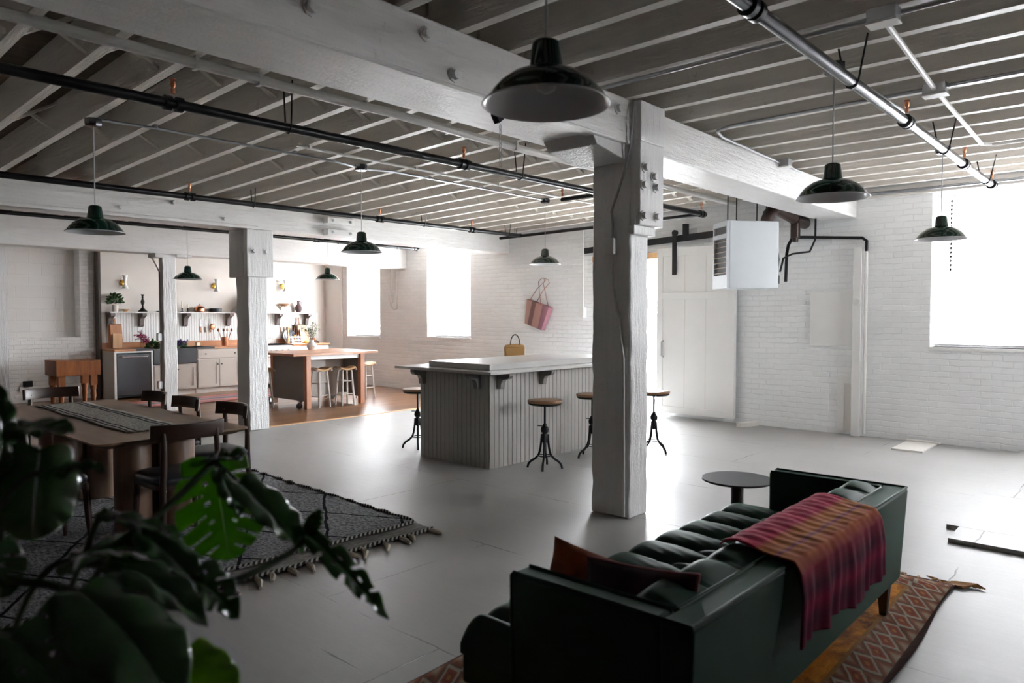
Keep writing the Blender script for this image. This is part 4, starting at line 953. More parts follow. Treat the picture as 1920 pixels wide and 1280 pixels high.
t = thing('black_pan', 'round black pan leaning on the beadboard behind a wire basket', 'pan', (KW+.11, 8.76, CZ+.155)); t.rotation_euler = (0, radians(-12), 0)
MB().lathe([(.001, -.03), (.11, -.03), (.15, .0), (.153, .004), (.145, .004), (.105, -.02), (.001, -.02)], 32, (0, 0, 0), 'x').build('pan_body', M['steel_dark'], t)
t = thing('wire_basket', 'small chrome wire basket of packets in front of black pan', 'basket', (KF-.28, 8.76, CZ))
m = MB()
for z in (.004, .07, .14): m.tube([(-.09, -.13, z), (.09, -.13, z), (.09, .13, z), (-.09, .13, z), (-.09, -.13, z)], .0035, 6)
for y in [-.13+.037*i for i in range(8)]: m.tube([(.09, y, .004), (.09, y, .14)], .0025, 5); m.tube([(-.09, y, .004), (-.09, y, .14)], .0025, 5)
m.build('wire_frame', M['chrome'], t)
for i, (y, h, mm, lab) in enumerate([(-.07, .16, 'book', 'white packet left in the wire basket'), (.0, .19, 'tan', 'orange packet in the middle of wire basket'), (.07, .17, 'book_b', 'blue packet right in the wire basket')]):
    tag(MB().hexa([(KF-.33, 8.76+y-.03, CZ+.009), (KF-.22, 8.76+y-.03, CZ+.009), (KF-.22, 8.76+y+.03, CZ+.009), (KF-.33, 8.76+y+.03, CZ+.009)], [(KF-.29, 8.76+y-.03, CZ+h), (KF-.26, 8.76+y-.03, CZ+h), (KF-.26, 8.76+y+.03, CZ+h), (KF-.29, 8.76+y+.03, CZ+h)]).build('food_packet', M[mm], bevel=.004), lab, 'packet')
for i, (x, y, lab) in enumerate([(-.14, 8.95, 'yellow lemon beside the right cutting boards'), (-.18, 9.0, 'second lemon behind the first on worktop')]):
    tag(MB().lathe([(.001, -.042), (.012, -.036), (.03, -.015), (.032, .005), (.022, .03), (.008, .04), (.001, .044)], 16, (KF+x, y, CZ+.033), 'y').build('lemon', M['lemon']), lab, 'lemon')
t = thing('pine_cones', 'small dark dried sprig lying before the right boards', 'sprig', (KF-.12, 9.2, CZ))
m = MB(); leaves_cloud(m, (0, 0, .02), .06, 40, .05, 77, .3); m.build('sprig', M['dark_wood'], t, smooth=0)
# white flowers in a pale vase on the kitchen island
t = thing('flower_vase', 'loose cream blossom branches in a pale vase on kitchen island', 'vase', (-11.5, 7.35, .905))
MB().lathe([(.001, 0), (.05, 0), (.085, .05), (.09, .09), (.05, .14), (.035, .17), (.042, .185), (.036, .185), (.03, .165), (.001, .1)], 28).build('vase_body', M['white'], t)
rnd = random.Random(21); st, pt, gr = MB(), MB(), MB()
for i in range(9):
    dy, dx, h = rnd.uniform(-.17, .17), rnd.uniform(-.1, .1), rnd.uniform(.28, .52)
    st.tube([(0, 0, .1), (dx*.4, dy*.4, h*.6), (dx, dy, h)], .0028, 5)
    for q in range(4): leaves_cloud(pt, (dx*(.7+.12*q)+rnd.uniform(-.03, .03), dy*(.7+.12*q)+rnd.uniform(-.03, .03), h*(.78+.08*q)), .024, 7, .032, 400+i*9+q)
    leaves_cloud(gr, (dx*.9, dy*.9, h*.85), .05, 6, .04, 900+i)
st.build('stem', M['stem'], t); pt.build('blossom', M['white_petal'], t, smooth=0); gr.build('greenery', M['leafy'], t, smooth=0)

# ------------------------------------------------------------------ kitchen island on casters
KX0, KX1, KY0, KY1 = -11.6, -10.30, 6.25, 7.92
t = thing('kitchen_island', 'cherry topped kitchen island with shade-darkened end panels on casters', 'island', ((KX0+KX1)/2, (KY0+KY1)/2, 0)); k = K(t)
k(box(KX0, KX1, KY0, KY1, .875, .915), 'island_top', M['cherry'], smooth=0, bevel=.004)
for x0, y0 in ((-10.46, 6.53), (-10.46, 7.60), (-11.5, 6.53), (-11.5, 7.60)): k(box(x0, x0+.085, y0, y0+.085, .0 if x0 > -11 else .02, .875), 'leg', M['cherry_z'], smooth=0, bevel=.003)
k(box(-11.42, -10.47, 6.545, 6.57, .12, .875), 'end_panel', M['cab_shaded'], smooth=0)  # end panels coloured as if in shade
k(box(-11.42, -10.47, 7.645, 7.67, .12, .875), 'end_panel', M['cab_shaded'], smooth=0)
k(box(-10.98, -10.95, 6.57, 7.645, .12, .875), 'knee_panel', M['cabinet'], smooth=0)
k(box(-11.45, -11.42, 6.57, 7.645, .12, .875), 'rear_panel', M['cabinet'], smooth=0)
k(box(-11.42, -10.98, 6.57, 7.645, .12, .15), 'floor_board', M['cabinet'], smooth=0)
k(box(-10.46, -10.43, 6.615, 7.60, .80, .875), 'apron', M['white'], smooth=0)
for x0, y0 in ((-10.52, 6.48), (-10.52, 7.74), (-11.44, 6.48), (-11.44, 7.74)):
    c = k(MB().lathe([(.035, -.016), (.05, -.014), (.05, .014), (.035, .016)], 18, (x0, y0, .05), 'x', True), 'caster', M['wheel'])
    f = MB().bar((x0-.02, y0, .05), (x0-.02, y0+.02, .12), .006, .04).bar((x0+.02, y0, .05), (x0+.02, y0+.02, .12), .006, .04).box(x0-.035, x0+.035, y0-.02, y0+.06, .115, .125)
    f.build('fork', M['chrome'], c)
def make_kstool():
    t = thing('rush_stool', '', 'stool', group='painted stools with woven seats')
    def leg(a): return (.165*cos(a), .165*sin(a), .0), (.115*cos(a), .115*sin(a), .60)
    for i in range(4):
        p, q = leg(radians(45+90*i)); MB().tube([p, tuple(p[j]*.5+q[j]*.5 for j in range(3)), q], [.015, .02, .016], 10).build('leg', M['stool_paint'], t)
    m = MB()
    for z in (.18, .40):
        for i in range(4):
            a, b = leg(radians(45+90*i)), leg(radians(135+90*i)); zz = z + (.02 if i % 2 else 0); f = zz/.60
            m.tube([tuple(a[0][j]*(1-f)+a[1][j]*f for j in range(3)), tuple(b[0][j]*(1-f)+b[1][j]*f for j in range(3))], .0095, 8)
    m.build('rung', M['stool_paint'], t)
    MB().grid(lambda u, v: ((u-.5)*.24, (v-.5)*.30, .615 + .035*((v-.5)*2)**2 + .008*cos((u-.5)*pi)), 8, 12).build('seat', M['rush'], t, solid=.028)
    for s in (-1, 1): MB().tube([(-.125, s*.155, .615), (-.06, s*.16, .645), (.06, s*.16, .645), (.125, s*.155, .615)], .016, 8).build('seat_rail', M['stool_paint'], t)
    return t
Q0 = make_kstool()
for i, (x, y, a, lab) in enumerate([(-10.50, 6.86, 8, 'painted stool with woven seat, left one under kitchen island front'), (-10.42, 7.30, -6, 'painted stool with woven seat, right one under kitchen island front'),
                                    (-11.0, 6.10, 20, 'painted stool at the kitchen island left end behind column'), (-11.05, 8.20, 10, 'painted stool at the kitchen island right end by brick wall')]):
    if i == 0: Q0.location = (x, y, 0); Q0.rotation_euler = (0, 0, radians(a)); Q0['label'] = lab
    else: dup(Q0, (x, y, 0), radians(a), lab)
def rug(name, lab, m, c, sx, sy, rz, th=.012, cat='rug'):
    t = thing(name, lab, cat, (c[0], c[1], 0), rz=radians(rz)); rnd = random.Random(int(sx*100))
    ph = [rnd.uniform(0, 6) for _ in range(6)]
    def fn(u, v):
        x, y = (u-.5)*sx, (v-.5)*sy
        return (x + .012*sin(y*4+ph[0]), y + .012*sin(x*3+ph[1]), th*.5 + .002 + .004*(1+sin(x*5+ph[2])*sin(y*6+ph[3])))
    MB().grid(fn, 40, 40).build('pile', M[m], t, solid=th)
    return t
rug('kitchen_runner', 'faded red and grey striped runner before the kitchen sink', 'rug_runner', (-12.95, 6.3), .95, 3.2, 0)

# ------------------------------------------------------------------ butcher block, black socket box
t = thing('butcher_block', 'old dished butcher block on turned legs before blocked window', 'butcher block', (-13.70, 4.14, 0)); bw, bd = .33, .30
def bt(u, v): return ((u-.5)*2*bd, (v-.5)*2*bw, .785 - .03*cos((v-.62)*2.6)**2*(1-abs(u-.5)) )
m = MB(); n = 12
m.grid(bt, n, n)
for a in (0, 1):
    m.grid(lambda u, v, a=a: (bt(a, u)[0], bt(a, u)[1], .535 + (bt(a, u)[2]-.535)*v), n, 1); m.grid(lambda u, v, a=a: (bt(u, a)[0], bt(u, a)[1], .535 + (bt(u, a)[2]-.535)*v), n, 1)
m.box(-bd, bd, -bw, bw, .53, .54)
m.build('chopping_top', M['butcher'], t, smooth=30)
for sx in (-1, 1):
    for sy in (-1, 1):
        x, y = sx*(bd-.09), sy*(bw-.09); g = MB(); g.box(x-.05, x+.05, y-.05, y+.05, .36, .53)
        g.lathe([(.05, .36), (.052, .33), (.036, .26), (.046, .22), (.03, .05), (.034, .0)], 14, (x, y, 0), cap=True); g.build('leg', M['butcher'], t, smooth=40)
t = thing('socket_box', 'small black plug box low on the white brick wall', 'socket', (XL, 3.77, .33))
box(0, .05, -.07, .07, -.05, .05).build('plug', M['black'], t, bevel=.005)
box(0, .03, -.12, -.05, -.14, -.04).build('plate', M['white'], t, bevel=.004)

# ------------------------------------------------------------------ dining table and chairs
TX0, TX1, TY0, TY1, TZ = -7.55, -4.90, 1.60, 2.62, .72
t = thing('dining_table', 'long brown oak dining table on clustered round legs', 'table', ((TX0+TX1)/2, (TY0+TY1)/2, 0)); hx, hy = (TX1-TX0)/2, (TY1-TY0)/2
def rr(hx, hy, r, n=8): return [(sx*(hx-r) + r*cos(a), sy*(hy-r) + r*sin(a)) for sx, sy, a0 in ((1, 1, 0), (-1, 1, 90), (-1, -1, 180), (1, -1, 270)) for a in [radians(a0+90*i/n) for i in range(n+1)]]
A, B, C_ = rr(hx, hy, .06), rr(hx, hy, .06), rr(hx-.07, hy-.07, .04); n = len(A)
m = MB().add([(x, y, TZ) for x, y in A] + [(x, y, TZ-.012) for x, y in B] + [(x, y, TZ-.045) for x, y in C_],
             [tuple(range(n)), tuple(range(3*n-1, 2*n-1, -1))] + [(k*n+i, (k+1)*n+i, (k+1)*n+(i+1) % n, k*n+(i+1) % n) for k in (0, 1) for i in range(n)])
m.build('tabletop', M['walnut'], t, smooth=20)
cx, cy = t.location.x, t.location.y
for x, y in ((-5.33, 1.97), (-5.505, 2.17), (-5.262, 2.245), (-6.72, 1.99), (-6.86, 2.19), (-6.61, 2.205), (-6.98, 1.97)):
    MB().lathe([(.118, .012), (.12, .02), (.12, TZ-.05), (.118, TZ-.045)], 28, (x-cx, y-cy, 0), cap=True).build('leg', M['walnut_z'], t)
t = thing('table_runner', 'grey woven runner with dark stripes along the dining table', 'table runner', (-6.35, 2.12, TZ+.002), rz=radians(-1))
def fr(u, v): return ((u-.5)*2.15 + .01*sin(v*9), (v-.5)*.40 + .008*sin(u*14), .003 + .002*sin(u*30+v*7))
MB().grid(fr, 60, 14).build('cloth', M['runner'], t, solid=.003)
for e in (-1, 1):
    m = MB()
    for i in range(26): y = -.19+.38*i/25; m.tube([(e*1.07, y, .003), (e*(1.10+random.uniform(0, .02)), y+random.uniform(-.008, .008), .003)], .003, 5)
    m.build('fringe', M['fringe'], t)['kind'] = 'stuff'
def make_chair():
    t = thing('dining_chair', '', 'chair', group='dark walnut dining chairs')      # faces +y, back at -y
    pr = []
    def rail(u, v):   # curved plank
        a = (u-.5)*2; x = a*.235; y = -.235 + .085*abs(a)**2.0; return (x, y - .012*(v-.5), .715 + v*.098)
    MB().grid(rail, 24, 3).build('backrest', M['chairwood'], t, solid=.026, bevel=.003)
    for s in (-1, 1):
        MB().tube([(s*.17, -.19, .76), (s*.175, -.20, .60), (s*.18, -.195, .44), (s*.185, -.205, .2), (s*.19, -.225, 0)], [.017, .019, .022, .02, .015], 10).build('leg', M['chairwood_z'], t)
        MB().tube([(s*.19, .19, .42), (s*.20, .20, .2), (s*.21, .215, 0)], [.022, .02, .014], 10).build('leg', M['chairwood_z'], t)
    f = MB(); f.prism(rr(.215, .215, .07, 6), .395, .43); f.build('seat_frame', M['chairwood'], t, smooth=30)
    m = MB()
    prof = [(1.0, .43), (1.03, .445), (1.02, .462), (.93, .478), (.7, .487), (.4, .49), (.001, .491)]
    ring = rr(.215, .215, .09, 6); vs = [(x*s, y*s, z) for s, z in prof for x, y in ring]; n = len(ring)
    m.add(vs, [(i*n+k, i*n+(k+1) % n, (i+1)*n+(k+1) % n, (i+1)*n+k) for i in range(len(prof)-1) for k in range(n)])
    m.build('seat_cushion', M['seat_dark'], t, smooth=60)
    return t
C0 = make_chair()
for i, (x, y, a, lab) in enumerate([(-4.90, 2.10, 90, 'dark dining chair at the table end nearest camera, seen from behind'),
        (-5.49, 2.615, 180, 'dark dining chair on far table side, nearest the grey column'),
        (-6.19, 2.56, 180, 'dark dining chair on far table side, middle of the three'),
        (-6.84, 2.56, 180, 'dark dining chair on far table side, nearest the dishwasher'),
        (-7.80, 2.22, -90, 'dark dining chair at the far table end before butcher block'),
        (-5.35, 1.42, 4, 'dark dining chair on near table side, mostly hidden by plant')]):
    if i == 0: C0.location = (x, y, .016); C0.rotation_euler = (0, 0, radians(a)); C0['label'] = lab
    else: dup(C0, (x, y, .016), radians(a), lab)
# grey rug
RX, RY = -6.35, 1.95
t = rug('dining_rug', 'large grey wool rug with dark diamond lines and braided ends', 'rug_grey', (RX, RY), 4.5, 3.15, -2, .014)
m = MB().grid(lambda u, v: (2.25 + .22*u, (v-.5)*3.12 + .01*sin(u*9), .008 + .003*sin(v*40)), 4, 60); m.build('flatweave_end', M['flatweave'], t, solid=.01)
for x in (2.25, 2.47):
    MB().tube([(x + .008*sin(i*.7), -1.56+3.12*i/60, .018) for i in range(61)], .013, 6).build('braid', M['braid'], t)
m = MB(); rnd = random.Random(5)
for i in range(24):
    y = -1.5+3.0*i/23 + rnd.uniform(-.03, .03); l = rnd.uniform(.10, .17); a = rnd.uniform(-.6, .3)
    m.tube([(2.48, y, .014), (2.48+l*.5, y+l*.3*a, .016), (2.48+l, y+l*a, .012)], [.014, .018, .009], 7)
m.build('fringe', M['fringe'], t)['kind'] = 'stuff'
for e in (-1, 1):
    MB().tube([(-2.2 + 4.4*i/90, e*1.575 + .008*sin(i*1.9), .018 + .006*sin(i*1.3)) for i in range(91)], [.010 + .006*abs(sin(i*.9)) for i in range(91)], 6).build('edge_binding', M['braid'], t)

# ------------------------------------------------------------------ sofa group
SY0, SY1, SXB, SXF = 1.80, 4.05, -.95, -1.88
t = thing('velvet_sofa', 'dark green tufted velvet sofa seen from behind', 'sofa', ((SXB+SXF)/2, (SY0+SY1)/2, 0)); k = K(t)
def taper(x0, x1, y0, y1, z0, z1, dx=0, dy0=0, dy1=0):
    return MB().hexa([(x0, y0+dy0, z0), (x1-dx, y0+dy0, z0), (x1-dx, y1-dy1, z0), (x0, y1-dy1, z0)], [(x0, y0, z1), (x1, y0, z1), (x1, y1, z1), (x0, y1, z1)])
k(taper(-1.06, SXB, SY0, SY1, .19, .655, .025, .02, .02), 'back_frame', M['velvet'], smooth=30, bevel=.014)
k(taper(-1.63, -1.06, SY0, SY0+.10, .19, .655, 0, .02, 0), 'arm', M['velvet'], smooth=30, bevel=.014)
k(taper(-1.63, -1.06, SY1-.10, SY1, .19, .655, 0, 0, .02), 'arm', M['velvet'], smooth=30, bevel=.014)
k(taper(-1.876, -1.06, SY0+.012, SY1-.012, .19, .30), 'seat_base', M['velvet'], smooth=30, bevel=.01)
# piping cord along the top edges
pz = .656
k(MB().tube([(-1.63, SY0+.012, .2), (-1.63, SY0+.008, pz-.01), (-1.62, SY0+.008, pz), (SXB-.008, SY0+.008, pz), (SXB-.008, SY1-.008, pz), (-1.62, SY1-.008, pz), (-1.63, SY1-.008, pz-.01), (-1.63, SY1-.012, .2)], .0065, 8), 'piping', M['velvet'])
k(MB().tube([(-1.62, SY0+.092, pz), (-1.065, SY0+.092, pz), (-1.052, SY0+.10, pz), (-1.052, SY1-.10, pz), (-1.065, SY1-.092, pz), (-1.62, SY1-.092, pz)], .0065, 8), 'piping', M['velvet'])
def tuft(u, v, U, V, btn, rad=.075):
    """height factor at plan position (u, v): puffs between buttons, creases along the diagonals"""
    d = 9
    for bu, bv in btn: d = min(d, sqrt((u-bu)**2 + (v-bv)**2))
    return d
pitch = .235
rows = [(-1.64, 0), (-1.36, .5)]
btn = [(x, SY0+.1+pitch*(j+o)) for x, o in rows for j in range(-1, 11)]
def segd(px, py, ax, ay, bx, by):
    dx, dy = bx-ax, by-ay; t = max(0, min(1, ((px-ax)*dx+(py-ay)*dy)/(dx*dx+dy*dy))); return sqrt((px-ax-t*dx)**2+(py-ay-t*dy)**2)
def seat_z(x, y):
    j = floor((y-(SY0+.1))/pitch + .5); d = 9; bd = 9
    for q in (j-1, j, j+1):
        y0 = SY0+.1+pitch*q
        d = min(d, segd(x, y, -1.90, y0, -1.64, y0), segd(x, y, -1.64, y0, -1.36, y0+pitch/2), segd(x, y, -1.64, y0, -1.36, y0-pitch/2), segd(x, y, -1.36, y0+pitch/2, -1.06, y0+pitch/2))
        bd = min(bd, sqrt((x+1.64)**2+(y-y0)**2), sqrt((x+1.36)**2+(y-y0-pitch/2)**2))
    cr = exp(-d/.032); fold = .003*sin(y*120 + x*40)*exp(-(bd/.10)**2)
    return .452 - .034*cr - .026*exp(-(bd/.035)**2) + fold
m = MB()
def seatfn(u, v):
    y = SY0+.012 + (SY1-SY0-.024)*v; x = -1.07 + (-1.885+1.07)*u
    e = max(0, (u-.90)/.10); ee = max(0, max(.02-v, v-.98)/.02)
    z = seat_z(x, y) - .07*e**2.2 - .05*ee**2
    return (x, y, z)
m.grid(seatfn, 70, 200, keep=lambda u, v: not (u < .68 and (v < .035 or v > .965)))
m.grid(lambda u, v: (-1.885 + .012*(2*u-1)**2, SY0+.012+(SY1-SY0-.024)*v, .295 + (seatfn(1, v)[2]-.295)*(1-u)), 6, 200)
for e in (0, 1): m.grid(lambda u, v, e=e: (seatfn(.68+.32*v, e)[0], seatfn(1, e)[1], .295 + (seatfn(.68+.32*v, e)[2]-.295)*(1-u)), 4, 20)
k(m, 'seat_cushion', M['velvet'], smooth=70)
m = MB()
for bx, by in btn:
    if SY0+.14 < by < SY1-.14: m.ball((bx, by, .398), .012, 10, 6, .6)
k(m, 'tufting_button', M['velvet'])
def backfn(u, v):   # loose tufted back: profile from seat up the front and over the top
    y = SY0+.105 + (SY1-SY0-.21)*v; a = u
    prof = [(-1.235, .43), (-1.25, .50), (-1.245, .57), (-1.225, .635), (-1.18, .672), (-1.12, .668), (-1.06, .648)]
    f = a*(len(prof)-1); i = min(int(f), len(prof)-2); f -= i
    x = prof[i][0]*(1-f)+prof[i+1][0]*f; z = prof[i][1]*(1-f)+prof[i+1][1]*f
    yy = ((y-(SY0+.1))/pitch) % 1.0; yy = min(yy, 1-yy)*pitch; c = exp(-(yy/.026)**2)
    b = .5-.5*cos(2*pi*(((y-(SY0+.1))/pitch) % 1)); w = sin(pi*min(1, max(0, a)))
    fold = .003*sin(y*170)*c
    return (x + (.028*c - .012*b)*max(.0, 1-a*1.1) + fold, y, z - (.024*c - .010*b)*min(1, a*1.3)*w + fold)
m = MB().grid(backfn, 26, 200)
for e in (0, 1): m.add([backfn(i/26, e) for i in range(27)] + [(-1.06, backfn(0, e)[1], .43)], [tuple(range(28))])
k(m, 'back_cushion', M['velvet'], smooth=70)
for x, y in ((-1.03, SY0+.10), (-1.03, SY1-.10), (-1.78, SY0+.10), (-1.78, SY1-.10), (-1.40, (SY0+SY1)/2)):
    k(MB().hexa([(x-.017, y-.017, .016), (x+.017, y-.017, .016), (x+.017, y+.017, .016), (x-.017, y+.017, .016)], [(x-.03, y-.03, .20), (x+.03, y-.03, .20), (x+.03, y+.03, .20), (x-.03, y+.03, .20)]), 'leg', M['sofa_leg'], smooth=0, bevel=.003)
# pillows
def pillow(name, lab, m, loc, w, h, th, rot, cord=None):
    t = thing(name, lab, 'pillow', loc); t.rotation_euler = [radians(a) for a in rot]
    def P(sgn):
        def f(u, v):
            a, b = u*2-1, v*2-1; e = max(0, (1-abs(a)**2.6))*max(0, (1-abs(b)**2.6)); pin = 1 - .07*(1-abs(a)**2)*abs(b)**4; pin2 = 1 - .07*(1-abs(b)**2)*abs(a)**4
            return (a*w/2*pin2, sgn*th/2*e**.55 + .006*sin(a*9+b*5)*e, b*h/2*pin)
        return f
    g = MB(); g.grid(P(1), 26, 26); g.grid(P(-1), 26, 26); g.build('cover', M[m], t, smooth=80)
    if cord:
        f = P(1); pts = [f(i/20, 1) for i in range(21)] + [f(1, 1-i/20) for i in range(21)] + [f(1-i/20, 0) for i in range(21)] + [f(0, i/20) for i in range(21)]
        MB().tube(pts, .006, 6).build('piping', M[cord], t)
pillow('throw_pillow', 'rust orange pillow behind the plum one on the sofa', 'rust_cloth', (-1.50, 2.11, .52), .44, .30, .12, (-14, 6, 3))
pillow('throw_pillow', 'plum dark pillow with pink piping against the sofa arm', 'plum_cloth', (-1.275, 2.035, .56), .42, .27, .11, (-14, -4, 3), 'pink_cord')
# throw blanket over the back
t = thing('throw_blanket', 'crimson and orange plaid throw draped over the sofa back', 'blanket', (-1.05, 2.98, .66)); k = K(t)
path = [(-1.222, .672), (-1.205, .688), (-1.17, .694), (-1.12, .69), (-1.05, .678), (-.98, .674), (-.945, .668), (-.928, .63), (-.926, .52), (-.928, .45), (-.93, .372)]
ln = [0]
for i in range(1, len(path)): ln.append(ln[-1] + sqrt((path[i][0]-path[i-1][0])**2+(path[i][1]-path[i-1][1])**2))
def thr(u, v):
    q = u*ln[-1]; i = max(j for j in range(len(path)-1) if ln[j] <= q + 1e-9); f = (q-ln[i])/(ln[i+1]-ln[i])
    x = path[i][0]*(1-f)+path[i+1][0]*f; z = path[i][1]*(1-f)+path[i+1][1]*f
    hang = max(0, (q-ln[6])/(ln[-1]-ln[6])); top = 1-hang
    y = 2.50 + .95*v + .05*hang*(v-.3) + .012*sin(u*11)
    rip = hang*(.011*sin(v*23+2.2*sin(v*5)) + .006*sin(v*47+2+sin(v*9)) + .004*sin(v*83))
    x += rip + .012*hang + .01; z += top*(.0018*sin(v*41+u*14+1.5*sin(v*6)) + .0012*sin(v*97-u*9)) + .012*hang**2*(sin(v*6+.5)+.5*sin(v*19)) + .004
    if hang > 0: x = max(x, -.936)
    return (x, y, z)
k(MB().grid(thr, 60, 110, uv=True), 'cloth', M['throw'], smooth=80, solid=.006)
# orange rug under the sofa
t = rug('orange_rug', 'worn orange tribal rug with red diamond border under the sofa', 'rug_orange', (-1.56, 2.83), 1.50, 3.60, 1.0, .012)
m = MB(); rnd = random.Random(8)
for i in range(26):
    x = -.74+1.48*i/25; l = rnd.uniform(.05, .11); m.tube([(x, 1.79, .012), (x+rnd.uniform(-.03, .03), 1.79+l*.6, .014), (x+rnd.uniform(-.05, .05), 1.79+l, .008)], [.007, .008, .004], 6)
m.build('fringe', M['fringe_o'], t)['kind'] = 'stuff'; m = MB()
for i in range(9): m.tube([(.68+.012*i, 1.80, .012), (.74+.012*i, 1.86+.004*i, .016), (.80+.01*i, 1.86+rnd.uniform(-.02, .03), .01)], [.007, .008, .004], 6)
m.build('corner_tassel', M['fringe_o'], t)
# side table
t = thing('side_table', 'round slate coloured side table with bulbous base beside sofa', 'side table', (-1.985, 4.325, 0))
MB().lathe([(.001, .484), (.205, .484), (.218, .490), (.22, .496), (.216, .5), (.001, .5)], 64).build('tabletop', M['sidetable'], t, smooth=40)
MB().lathe([(.001, 0), (.10, 0), (.145, .03), (.165, .08), (.16, .13), (.125, .17), (.075, .20), (.05, .235), (.04, .29), (.038, .38), (.04, .484)], 48).build('base', M['sidetable'], t, smooth=60)

# ------------------------------------------------------------------ monstera in the foreground
PB = Vector((-1.40, .22, 0))
t = thing('monstera_plant', 'large dark monstera plant filling the lower left foreground', 'plant', PB); k = K(t)
k(MB().lathe([(.001, 0), (.15, 0), (.17, .02), (.20, .40), (.21, .42), (.19, .42), (.18, .38), (.001, .36)], 36, PB), 'pot', M['pot'])
k(MB().lathe([(.001, .375), (.185, .375)], 24, PB), 'soil', M['soil'])
def leaf(base, tip, width, nrm, droop=.12, fold=.15, split=True, lobes=5, mm='leaf', seed=0):
    base, tip = Vector(base), Vector(tip); ax = tip-base; Ln = ax.length; ax.normalize(); nn = Vector(nrm); nn = (nn - ax*nn.dot(ax)).normalized(); sd = ax.cross(nn)
    rnd = random.Random(seed); g = MB()
    def shape(a): return (max(0, sin(pi*min(1, a**.66)))**.75)*(1 - .10*a)
    for side in (-1, 1):
        off = rnd.uniform(0, .25)
        def P(a, s):
            fr = (a*lobes + off) % 1.0
            lob = 1 - (.10*abs(2*fr-1)**4 if split and .1 < a < .93 else 0)
            wv = width/2*shape(a)*s*(lob if s > .5 else 1)
            al = Ln*a + wv*(-.5 + 1.5*min(1, a/.5))*.55
            if a < .12: al -= wv*.3
            zz = fold*wv - droop*Ln*a*a - .8*wv*wv/max(width, .01) + .004*sin(a*lobes*2*pi + off*6)*s
            return base + ax*al + sd*(side*wv) + nn*zz
        def keep(a, s):
            if not split or a < .14 or a > .9: return True
            fr = (a*lobes + off) % 1.0; e = min(fr, 1-fr)
            if s > .36 and e < .04 + .09*(s-.36)**.6: return False
            fh = abs((a*lobes + off) % 1.0 - .5)
            if a < .7 and (s-.30)**2/.0064 + fh**2/.012 < 1: return False
            return True
        g.grid(P, 110, 22, keep)
    return k(g, 'leaf', M[mm], smooth=70, solid=.0015)
def stem(pts, r=.007):
    k(MB().tube(pts, [r*1.25] + [r]*(len(pts)-2) + [r*.75], 8), 'stem', M['stem'])
cam = Vector((0, 0, 1.52)); TOC = Vector((.75, -.55, .1))

